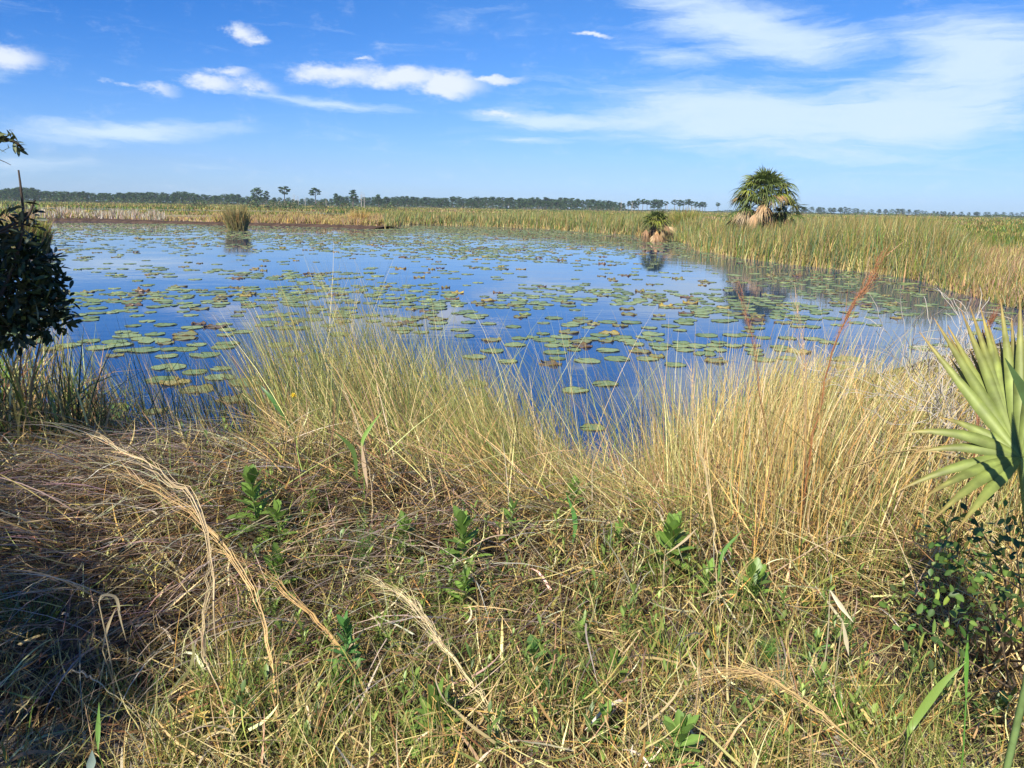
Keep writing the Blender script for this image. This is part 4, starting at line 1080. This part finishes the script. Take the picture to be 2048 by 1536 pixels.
# ------------------------------------------------------------------ leafy plants
def leaf_shape(b, base, d, upv, L, Wd, col, serr=.0, droop=.3, K=8):
    d = norm(np.asarray(d, float)); side = norm(np.cross(d, upv)); n_ = np.cross(side, d)
    s = np.linspace(0, 1, K); w = Wd * np.interp(s, [0, .08, .5, .8, 1], [.12, .35, 1, .72, .03])
    w = w * (1 + serr * np.cos(np.arange(K) * math.pi))
    c = base + d * (L * s)[:, None]; c[:, 2] -= droop * L * s ** 2
    V = np.stack([c - side * w[:, None] * .5 + n_ * w[:, None] * .13, c, c + side * w[:, None] * .5 + n_ * w[:, None] * .13], 1).reshape(-1, 3)
    i = np.arange(K - 1)[:, None] * 3 + np.arange(2)[None]
    F = np.stack([i, i + 1, i + 4, i + 3], -1).reshape(-1, 4)
    C = np.tile(np.array([1.0, 1.4, 1.0])[None, :, None] * np.array(col)[None, None] * 1.0, (K, 1, 1)).reshape(-1, 3)
    b.add(V, F, C)

def leafy(px, py, sz, hgt, label, col=(.11, .25, .045), nleaf=16, wl=.30, name='leafy_plant', serr=.08, lift=0.0):
    """px,py photo position of the plant's heart, sz leaf length in photo pixels"""
    z0 = .45; P = hit(px, py, z0)
    for _ in range(4): P = hit(px, py, float(gz(P[0], P[1])) + hgt * .6)
    g0 = float(gz(P[0], P[1])); d = math.hypot(P[0], P[1]); L = sz / FPX * math.hypot(d, H - g0)
    o = empty(name, (P[0], P[1], g0)); tag(o, label, 'plant')
    b = Bag(); lx, ly = rng.normal(0, .03, 2)
    b.add(*tube([[0, 0, -.02], [lx * .5, ly * .5, hgt * .5], [lx, ly, hgt]], [.004, .0035, .002], 6), (.2, .28, .1))
    obj('stem', b.mesh('stem', M_leaf), o)
    b = Bag(); col = np.array(col) * [1.45, 1.05, 1.15]; nleaf = int(nleaf * 1.3); L *= 1.4
    for k in range(nleaf):
        t = (k + .5) / nleaf; az = k * 2.39996 + rng.normal(0, .2); el = R(5) + t ** 1.3 * R(68) + rng.normal(0, .12)
        z = hgt * (.15 + .85 * t); dd = np.array([math.cos(az) * math.cos(el), math.sin(az) * math.cos(el), math.sin(el)])
        leaf_shape(b, np.array([lx * t, ly * t, z]), dd, np.array([0, 0, 1.0]) + rng.normal(0, .15, 3), L * (1.05 - .45 * t) * rng.uniform(.8, 1.15), L * wl * rng.uniform(.85, 1.15), np.array(col) * rng.lognormal(0, .18), serr, .28 * (1 - t))
    obj('foliage', b.mesh('foliage', M_leaf, smooth=True), o)
leafy(862, 1455, 54, .13, 'largest broad leaved green rosette, bottom middle', nleaf=24, wl=.27)
leafy(1343, 1495, 52, .14, 'broad leaved bright green plant at the bottom beside the sand patch', col=(.13, .3, .06), nleaf=18)
leafy(1208, 1462, 34, .12, 'small upright green plant between the two broad leaved rosettes', nleaf=14)
leafy(520, 1050, 44, .3, 'tall leafy green plant standing on the right foot of the mound', nleaf=26)
leafy(565, 1085, 36, .22, 'shorter leafy plant touching the tall one on the mound foot', nleaf=18)
leafy(548, 1175, 40, .16, 'leafy green plant behind the golden arching stalk', nleaf=18)
leafy(692, 1310, 36, .26, 'slender dark green plant crossed by the reddish golden stalk', col=(.07, .22, .05), nleaf=26, wl=.26)
leafy(690, 1385, 38, .12, 'low green plant at the foot of the slender dark green one', nleaf=16)
leafy(810, 1090, 38, .18, 'leafy plant at the shaded centre hollow, left of its twin', nleaf=18)
leafy(928, 1095, 42, .26, 'tall leafy plant in the centre, right of the dark hollow', nleaf=24)
leafy(918, 1190, 34, .18, 'leafy plant just below the tall centre one', nleaf=18)
leafy(1010, 1050, 32, .2, 'thin leafy plant at the edge of the fallen grass, centre', nleaf=18, wl=.24)
leafy(1080, 1330, 34, .14, 'dark green plant in the lower middle, above the sprouting green grass', col=(.07, .2, .05), nleaf=16)
leafy(1238, 1345, 34, .12, 'jagged leaved green plant beside the bare ground', nleaf=14, serr=.25)
leafy(1140, 1010, 34, .2, 'bright leafy shoot at the lower end of the leaning stems', nleaf=16, col=(.13, .3, .05))
leafy(1222, 1085, 26, .18, 'small leafy shoot below the notch of water', nleaf=14)
leafy(1338, 1100, 46, .22, 'broad leaved plant, leftmost of three under the golden grass', nleaf=24, wl=.34)
leafy(1410, 1170, 34, .14, 'smallest plant, middle one of three under the golden grass', nleaf=14)
leafy(1492, 1185, 44, .18, 'leafy plant with spreading lower leaves, rightmost of three', nleaf=20, wl=.34)
leafy(1630, 1300, 28, .12, 'dark narrow leaved plant between two feathery ones', col=(.07, .2, .05), nleaf=12)
leafy(1545, 1420, 20, .05, 'tiny green seedling beside the sand patch at the right', nleaf=9)
leafy(1185, 1265, 24, .1, 'small green weed in the middle of the short grass', nleaf=10)
leafy(330, 930, 22, .18, 'small leafy shoot growing out of the matted mound', nleaf=12)
leafy(1010, 1450, 24, .08, 'small green weed just right of the pale plume stalk', nleaf=10)
leafy(1950, 1420, 30, .12, 'dark green weed at the right edge below the glossy shrub', col=(.08, .2, .04), nleaf=12)
leafy(615, 1010, 26, .16, 'dark leafy shoot beside the fallen stems left of centre', nleaf=14)

def feathery(px, py, szp, label, col=(.13, .3, .06)):
    P = hit(px, py, .5)
    for _ in range(3): P = hit(px, py, float(gz(P[0], P[1])))
    g0 = float(gz(P[0], P[1])); L = szp / FPX * math.hypot(P[1], H)
    o = empty('feathery_plant', (P[0], P[1], g0)); tag(o, label, 'plant')
    n = 7; b = Bag(); b2 = Bag()
    for k in range(n):
        a = rng.uniform(0, 6.28); t = rng.uniform(.05, .4); e = np.array([math.cos(a) * math.sin(t), math.sin(a) * math.sin(t), math.cos(t)]) * L * rng.uniform(.7, 1.1)
        b.add(*tube([[0, 0, -.01], e * .5, e], [.002, .0016, .0008], 4), (.2, .26, .08))
        m_ = 90; s = rng.uniform(.3, 1, m_); base = e[None] * s[:, None]; dr = norm(rng.normal(0, 1, (m_, 3)) + e / L * .8); l = rng.uniform(.012, .035, m_)
        ss = np.linspace(0, 1, 3); cent = base[:, None] + dr[:, None] * (l[:, None, None] * ss[None, :, None])
        b2.add(*strips(cent, .0016 * (1 - .6 * ss)[None] * np.ones((m_, 1)), norm(rng.normal(0, 1, (m_, 3))), pal(m_, [col], [1], .15)))
    obj('stem', b.mesh('stem', M_leaf), o); obj('foliage', b2.mesh('foliage', M_leaf), o)
feathery(1535, 1340, 60, 'feathery light green dog fennel above the curved golden stalk')
feathery(715, 1150, 110, 'tall feathery green plant in the left centre', (.16, .32, .08))
feathery(1680, 1300, 60, 'feathery plant right of the dark narrow leaved one')
feathery(1165, 1310, 50, 'faint feathery plant in the middle of the short grass', (.18, .3, .09))

def tuft(px, py, n, hpx, label, cols, wts, w=.0035, spread=.05):
    P = hit(px, py, .48)
    for _ in range(3): P = hit(px, py, float(gz(P[0], P[1])))
    L = hpx / FPX * math.hypot(P[1], H) * 1.2
    a = rng.uniform(0, 6.28, n); r = np.sqrt(rng.random(n)) * spread
    B = np.stack([r * np.cos(a), r * np.sin(a), np.full(n, -.01)], -1)
    v, f, c = blades(B, a + 1.57, np.abs(rng.normal(.12, .12, n)) + r / spread * .25, rng.uniform(0, .7, n), L * rng.uniform(.5, 1.1, n), np.full(n, w), 6, pal(n, cols, wts, .18), None)
    o = obj('grass_tuft', mk_mesh('grass_tuft', v, f, c, M_grass), None, (P[0], P[1], float(gz(P[0], P[1])))); tag(o, label, 'grass tuft')
tuft(1690, 1460, 110, 115, 'bright green grass tuft behind the curved golden stalk', [(.16, .34, .05), YGREEN, GOLD], [4, 2, 1])
tuft(1330, 1330, 90, 100, 'green tuft leaning right beside the jagged leaved plant', [(.2, .36, .06), YGREEN, TAN], [3, 2, 1])
tuft(1125, 1440, 80, 110, 'loose green tuft sprouting right of the pale plume stalk', [(.13, .28, .05), YGREEN, GREEN], [3, 2, 2])
tuft(1800, 1480, 90, 100, 'orange brown dead tuft left of the slanting broad blade', [GOLD, (.5, .28, .1), BROWN], [3, 3, 1])
tuft(1495, 1530, 60, 70, 'bright green tuft at the bottom edge beside the sand', [(.2, .4, .06), YGREEN], [3, 1])
tuft(1560, 1440, 120, 110, 'greyish tuft of blue green and dead stems in the lower right', [BGREEN, GREY, TAN], [3, 2, 2])
tuft(470, 1430, 110, 130, 'green and straw tuft beside the upright straw stalk', [YGREEN, (.16, .3, .06), STRAW], [3, 2, 1])
tuft(280, 1430, 50, 80, 'thin green tuft between the sand and the shaded hollow', [(.14, .28, .06), YGREEN], [3, 1])
tuft(60, 1270, 90, 110, 'shaded green tuft at the left edge', [BGREEN, GREEN], [2, 2])
tuft(1305, 1010, 90, 150, 'straw tuft rising beside the notch of water', [STRAW, TAN, YGREEN], [2, 2, 1])
tuft(1320, 1180, 60, 90, 'green tuft under the broad leaved plant', [GREEN, YGREEN], [2, 2])

def weeds():
    b = Bag(); n = 0
    while n < 270:
        px = random.uniform(380, 2000); py = random.uniform(1000, 1530); w_ = math.exp(-((px - 800) / 420) ** 2) * .8 + .35 + .3 * (px > 1250)
        if random.random() > w_: continue
        P = hit(px, py, .5); g0 = float(gz(P[0], P[1])); P[2] = g0; n += 1
        hg = random.uniform(.08, .22); col = np.array([(.15, .22, .05), (.2, .27, .06), (.1, .16, .04)][random.randrange(3)]) * 1.1; ln = rng.normal(0, .03, 2)
        b.add(*tube([P, P + [ln[0], ln[1], hg]], [.0025, .001], 4), col * .8)
        m_ = random.randint(8, 18); L = random.uniform(.035, .065)
        for k in range(m_):
            t = (k + .5) / m_; a_ = k * 2.4; el = .1 + t * 1.1
            leaf_shape(b, P + np.array([ln[0] * t, ln[1] * t, hg * t]), [math.cos(a_) * math.cos(el), math.sin(a_) * math.cos(el), math.sin(el)], [0, 0, 1], L * random.uniform(.7, 1.1), L * random.uniform(.16, .32), col * rng.lognormal(0, .15), 0, .2, 5)
    o = obj('weeds', b.mesh('weeds', M_leaf, smooth=True)); tag(o, 'scattered small green weeds sprouting through the short grass', kind='stuff')
weeds()

# yellow flower
def flower():
    P = at(587, 793, 4.3); g0 = float(max(gz(P[0], P[1]), 0)); o = empty('yellow_flower', (P[0], P[1], g0)); tag(o, 'small yellow flower head among the reeds by the water', 'flower')
    h = P[2] - g0; b = Bag(); b.add(*tube([[0, 0, 0], [.01, 0, h * .5], [0, 0, h]], [.003, .0025, .002], 5), (.12, .22, .05)); obj('stem', b.mesh('stem', M_leaf), o)
    b = Bag()
    for k in range(16):
        a = k * 2.4; el = R(80 - k * 5); d = np.array([math.cos(a) * math.cos(el), math.sin(a) * math.cos(el), math.sin(el)])
        leaf_shape(b, np.array([0, 0, h]), d, [0, -.3, 1], .024, .012, (.75, .6, .06), 0, .1, 5)
    obj('petals', b.mesh('petals', M_leaf), o)
flower()

# ------------------------------------------------------------------ palmetto at the right
def palmetto():
    hub = at(2042, 915, 2.25)
    base = at(2130, 1230, 2.2); base[2] = float(gz(base[0], base[1]))
    o = empty('palmetto', base); tag(o, 'large light green palmetto fan leaf at the right edge', 'palmetto')
    b = Bag(); b.add(*tube(smooth([base, (base + hub) / 2 + [.03, 0, .02], hub + [0, 0, 0]], 8), .009, 6), (.3, .4, .12)); obj('petiole', b.mesh('petiole', M_palm, base, True), o)
    tips = [((1793, 868), 2.2, .5), ((1838, 663), 2.42, 0), ((1868, 636), 2.5, 0), ((1895, 650), 2.52, 0), ((1922, 619), 2.52, 0), ((1940, 612), 2.54, 0), ((1961, 615), 2.54, 0), ((1975, 640), 2.52, 0), ((2001, 597), 2.5, 0),
            ((2040, 590), 2.46, 0), ((2090, 610), 2.4, 0), ((2140, 640), 2.35, 0), ((2190, 690), 2.3, 0), ((2240, 760), 2.25, 0), ((2280, 850), 2.2, 0), ((2290, 950), 2.12, .3), ((1880, 835), 2.3, .35), ((1790, 985), 2.12, .35), ((1840, 1000), 2.05, .3), ((1860, 1045), 2.0, .3),
            ((1830, 905), 2.2, .4), ((2250, 1020), 2.1, .3), ((1915, 1060), 2.0, .2)]
    b = Bag(); nrm = norm(CAM - hub) * .7 + np.array([-.2, -.2, .5])
    more = []
    for q in range(1, 15):
        (p0, d0, r0), (p1, d1, r1) = tips[q], tips[q + 1]; f = rng.uniform(.75, .93)
        mx = (p0[0] + p1[0]) / 2; my = (p0[1] + p1[1]) / 2; more.append(((2042 + (mx - 2042) * f, 915 + (my - 915) * f), (d0 + d1) / 2, (r0 + r1) / 2))
    for (px, d, dr) in tips + more:
        tp = at(px[0], px[1], d); K = 12; s = np.linspace(0, 1, K)
        c = hub + (tp - hub) * s[:, None]
        L = np.linalg.norm(tp - hub); c[:, 2] += dr * L * .9 * (s * (1 - s))
        t = norm(np.gradient(c, axis=0)); side = norm(np.cross(t, nrm)); up_ = np.cross(side, t)
        w = .027 * np.interp(s, [0, .1, .3, .45, .65, 1], [.2, .8, 1.2, 1.05, .7, .05])
        V = np.stack([c - side * w[:, None] * .5 - up_ * w[:, None] * .22, c + up_ * w[:, None] * .05, c + side * w[:, None] * .5 - up_ * w[:, None] * .22], 1).reshape(-1, 3)
        i = np.arange(K - 1)[:, None] * 3 + np.arange(2)[None]; F = np.stack([i, i + 1, i + 4, i + 3], -1).reshape(-1, 4)
        cc = np.array([.185, .235, .055]) * rng.lognormal(0, .12)
        C = cc[None] * (1 - s[:, None] ** 5) + np.array([.34, .2, .07]) * s[:, None] ** 5
        C = np.repeat(C, 3, 0) * np.tile([[.8], [1.25], [.8]], (K, 1)) * (1 + .16 * rng.normal(0, 1, (3 * K, 1)))
        b.add(V, F, C)
    obj('fan_leaf', b.mesh('fan_leaf', M_palm, base, True), o)
    # a second leaf at the edge, its back's shade put into the dark green
    h2 = at(2120, 905, 1.9); o2 = empty('palmetto', (h2[0], h2[1], float(gz(h2[0], h2[1])))); tag(o2, 'dark narrow tip of another palmetto leaf over the light green fan', 'palmetto')
    org = np.array(o2.location); b = Bag(); b.add(*tube([org, (org + h2) / 2 + [.02, 0, 0], h2], .008, 6), (.2, .3, .1)); obj('petiole', b.mesh('petiole', M_palm, org), o2)
    b = Bag()
    for (px, d) in (((2010, 716), 1.9), ((2060, 640), 1.95), ((2110, 610), 2.0), ((2180, 640), 2.0), ((2240, 720), 1.95), ((2250, 840), 1.9)):
        tp = at(px[0], px[1], d); s = np.linspace(0, 1, 9); c = h2 + (tp - h2) * s[:, None]; t = norm(np.gradient(c, axis=0)); side = norm(np.cross(t, norm(h2 - CAM)))
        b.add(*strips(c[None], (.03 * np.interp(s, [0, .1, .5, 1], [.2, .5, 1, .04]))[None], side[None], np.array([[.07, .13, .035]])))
    obj('fan_leaf', b.mesh('fan_leaf', M_palm, org), o2)
palmetto()

def oval_shrub(name, cells, nleaf, lsize, label, cat, cols, wts, mat, base, twigc=(.22, .16, .1), nb=10, wl=.55, whorl=0, arch=0.0):
    """cells: list of (centre xyz, radii xyz); leaves spread through them, twigs from base"""
    o = empty(name, base); tag(o, label, cat); base = np.asarray(base, float)
    tw = Bag(); lf = Bag()
    for (c, rad, share) in cells:
        c = np.asarray(c, float); rad = np.asarray(rad, float)
        nbr = max(3, int(nb * share)); n = int(nleaf * share)
        ends = c + norm(rng.normal(0, 1, (nbr, 3))) * rad * rng.uniform(.4, .95, (nbr, 1))
        paths = []
        for e in ends:
            m_ = (base + e) / 2 + rng.normal(0, .06, 3) + [0, 0, arch]; m_[2] = max(m_[2], base[2] + .05)
            pth = smooth([base + rng.normal(0, .02, 3) * [1, 1, 0], m_, e], 10); paths.append(pth)
            tw.add(*tube(pth, np.linspace(.006, .0015, 10), 5), twigc)
        for _ in range(n):
            q = c + norm(rng.normal(0, 1, 3)) * rad * rng.random() ** .45
            d = norm(rng.normal(0, 1, 3) + norm(q - c) * .8 + [0, 0, .25])
            m_ = whorl or 1
            for w_ in range(m_):
                dd = norm(d + rng.normal(0, .7, 3)) if whorl else d
                leaf_shape(lf, q, dd, rng.normal(0, 1, 3) + [0, 0, .8], lsize * rng.uniform(.7, 1.2), lsize * wl * rng.uniform(.8, 1.2), pal(1, cols, wts, .2)[0], 0, .1, 6)
    obj('branches', tw.mesh('branches', M_bark, base), o); obj('foliage', lf.mesh('foliage', mat, base, True), o)
    return o

rb = hit(2000, 1330, .45)
oval_shrub('glossy_shrub', [(at(1985, 1080, 2.45), (.20, .2, .13), .35), (at(1930, 1150, 2.3), (.16, .2, .14), .3), (at(2040, 1150, 2.3), (.2, .2, .16), .35), (at(1880, 1240, 2.2), (.14, .14, .1), .18), (at(1990, 1260, 2.1), (.2, .15, .12), .2)],
           290, .030, 'low glossy leaved green shrub under the palmetto leaf', 'shrub', [(.09, .15, .03), (.05, .09, .02), (.2, .25, .05)], [3, 3, 1], M_waxy, (rb[0], rb[1], float(gz(rb[0], rb[1]))), nb=14)

# ------------------------------------------------------------------ bare twiggy shrub
def bare_shrub():
    root = at(1900, 800, 4.6); root[2] = float(gz(root[0], root[1])); o = empty('bare_shrub', root); tag(o, 'leafless whitish twiggy shrub behind the palmetto leaf', 'shrub')
    b = Bag()
    def grow(p, d, l, r, lev):
        n = 5; pts = [p]; q = np.array(p)
        for _ in range(n):
            d = norm(d + rng.normal(0, .22, 3)); q = q + d * l / n; pts.append(q)
        b.add(*tube(pts, np.maximum(np.linspace(r, r * .6, n + 1), .0015), 5), np.array([.46, .42, .36]) * rng.lognormal(0, .1))
        if lev == 0: return
        for _ in range(3 if lev > 1 else 3):
            k = int(rng.integers(2, n + 1)); grow(pts[k], norm(d + rng.normal(0, .55, 3) + [0, 0, .12]), l * rng.uniform(.55, .85), r * .55, lev - 1)
    for px in ((1850, 640), (1905, 610), (1955, 600), (1990, 640), (1830, 700)):
        tp = at(px[0], px[1], 4.6 + rng.normal(0, .2)); v = tp - root; grow(root, norm(v), np.linalg.norm(v) * .52, .0085, 4)
    obj('twigs', b.mesh('twigs', M_bark, root), o)
bare_shrub()

# ------------------------------------------------------------------ dark shrub at the left and overhanging twigs
lb = at(-420, 900, 4.6); lb[2] = float(max(gz(lb[0], lb[1]), -.1))
oval_shrub('dark_shrub', [(at(-40, 570, 4.1), (.30, .38, .27), .34), (at(15, 600, 4.2), (.24, .3, .20), .30), (at(0, 645, 4.2), (.20, .25, .13), .12), (at(-140, 560, 4.3), (.3, .4, .3), .2), (at(88, 575, 4.2), (.08, .12, .11), .055), (at(-20, 490, 4.1), (.20, .2, .08), .10),
           (at(100, 640, 4.2), (.10, .12, .07), .045), (at(50, 520, 4.1), (.13, .14, .07), .07), (at(125, 610, 4.2), (.05, .06, .08), .02), (at(30, 470, 4.1), (.05, .06, .07), .015)],
           2500, .058, 'dark dense leafy shrub at the left edge over the water', 'shrub', [(.03, .055, .022), (.018, .034, .016), (.055, .08, .03)], [3, 2, 1], M_waxy, lb, nb=26, wl=.34, arch=.3)

def twig(px, d, label, leaves, lcol, name='overhanging_twig', r=.009, root=None, ll=.05):
    pts = [at(a, b, d) for a, b in px]; org = np.array(pts[0]); o = empty(name, org); tag(o, label, 'branch')
    c = smooth(pts, 20); b = Bag(); b.add(*tube(c, np.linspace(r, r * .4, 20), 6), (.09, .07, .055)); obj('branch', b.mesh('branch', M_bark, org, True), o)
    b = Bag()
    for (a, b_, n, sp) in leaves:
        q = at(a, b_, d)
        for _ in range(n):
            dd = norm(rng.normal(0, 1, 3) * [1, .6, .7] + [.3, 0, .2]); leaf_shape(b, q + rng.normal(0, sp, 3), dd, rng.normal(0, 1, 3) + [0, 0, 1], ll * rng.uniform(.7, 1.2), ll * .3, np.array(lcol) * rng.lognormal(0, .2), 0, .1, 6)
    if leaves: obj('foliage', b.mesh('foliage', M_waxy, org, True), o)
twig([(-160, 560), (-60, 480), (0, 466), (45, 450), (80, 448)], 3.9, 'dark forked branch with leaf whorls above the dark shrub', [(72, 432, 10, .02), (60, 437, 9, .02), (40, 432, 9, .02), (22, 428, 7, .02), (0, 428, 14, .04), (-30, 440, 20, .06), (10, 470, 12, .04), (28, 478, 8, .03)], (.035, .05, .03), ll=.05)
twig([(-60, 500), (10, 455), (50, 440), (66, 410), (70, 400)], 3.9, 'short bare twig curving up beside the dark forked branch', [], (0, 0, 0), 'bare_twig', .009)
twig([(-20, 640), (30, 520), (46, 440), (42, 380), (37, 340)], 4.0, 'thin blackish upright stem rising above the dark shrub', [], (0, 0, 0), 'bare_twig', .0085)
twig([(-220, 200), (-120, 245), (-40, 268), (0, 276), (30, 284), (48, 300)], 2.6, 'leafy twig end reaching in from the upper left', [(-6, 272, 10, .02), (12, 274, 8, .01), (26, 282, 7, .008), (36, 290, 4, .006), (-60, 262, 24, .03), (-120, 250, 24, .03)], (.10, .12, .05), ll=.035)
twig([(-200, 260), (-60, 300), (0, 320), (22, 330)], 2.7, 'bare drooping twig end below the leafy one, upper left', [], (0, 0, 0), 'bare_twig', .002)

# tree outside the frame whose shade falls on the left of the bank
def shade_tree():
    base = np.array([-5.2, .9, .45]); cells = []
    for (a, b_, t, r_, sh) in ((60, 900, 3.2, .4, .10), (-60, 980, 3.1, .5, .14), (100, 1030, 3.1, .34, .07), (40, 1130, 3.0, .36, .10), (190, 1180, 3.0, .26, .06), (120, 1270, 3.0, .32, .10), (260, 1290, 2.9, .2, .05), (0, 1330, 3.0, .34, .12),
                             (60, 1440, 2.9, .24, .08), (230, 1400, 2.9, .14, .03), (-100, 1200, 3.0, .5, .14), (70, 1530, 2.8, .18, .05), (180, 930, 3.2, .22, .04)):
        q = hit(a, b_, .55); cells.append((q + sdir * t, (r_, r_, r_ * .8), sh))
    for (a, b_, r_) in ((-20, 560, .42), (30, 650, .34), (-20, 470, .25)):
        cells.append((at(a, b_, 4.15) + sdir * 1.7, (r_, r_, r_ * .8), .22))
    o = oval_shrub('shade_tree', cells, 2700, .075, 'leafy tree just outside the frame shading the left of the bank', 'tree', [(.06, .12, .035), (.04, .08, .03)], [1, 1], M_waxy, base, nb=24, wl=.5)
shade_tree()

# ------------------------------------------------------------------ thin haze
def haze():
    x0, x1, y0, y1, z0, z1 = -1700, 1700, -1700, 1700, -2.0, 30.0
    V = [(x, y, z) for z in (z0, z1) for y in (y0, y1) for x in (x0, x1)]
    F = [(0, 2, 3, 1), (4, 5, 7, 6), (0, 1, 5, 4), (2, 6, 7, 3), (0, 4, 6, 2), (1, 3, 7, 5)]
    mt = bpy.data.materials.new('haze_air'); mt.use_nodes = True; n_ = mt.node_tree
    for q in list(n_.nodes):
        if q.type != 'OUTPUT_MATERIAL': n_.nodes.remove(q)
    v = n_.nodes.new('ShaderNodeVolumePrincipled'); v.inputs['Color'].default_value = (.72, .84, 1, 1); v.inputs['Density'].default_value = .0002
    n_.links.new(v.outputs[0], n_.nodes['Material Output'].inputs['Volume'])
    o = obj('haze', mk_mesh('haze', np.array(V, float), np.array(F), None, mt)); tag(o, 'thin pale blue air over the marsh', kind='stuff')
haze()

# ------------------------------------------------------------------ tell look-alikes apart by their order
bpy.context.view_layer.update()
same = {}
for o in list(COL.objects):
    if o.parent is None and o.get('label') and o.get('group'): same.setdefault(o['label'], []).append(o)
ORD = ['first', 'second', 'third', 'fourth', 'fifth', 'sixth', 'seventh', 'eighth', 'ninth', 'tenth', 'eleventh', 'twelfth', 'thirteenth', 'fourteenth', 'fifteenth', 'sixteenth', 'seventeenth', 'eighteenth', 'nineteenth', 'twentieth']
for lab, os_ in same.items():
    if 1 < len(os_) <= 20:
        os_.sort(key=lambda o: float(proj(np.array(o.location))[0]))
        for q, o in enumerate(os_): o['label'] = f'{lab}, {ORD[q]} from left'
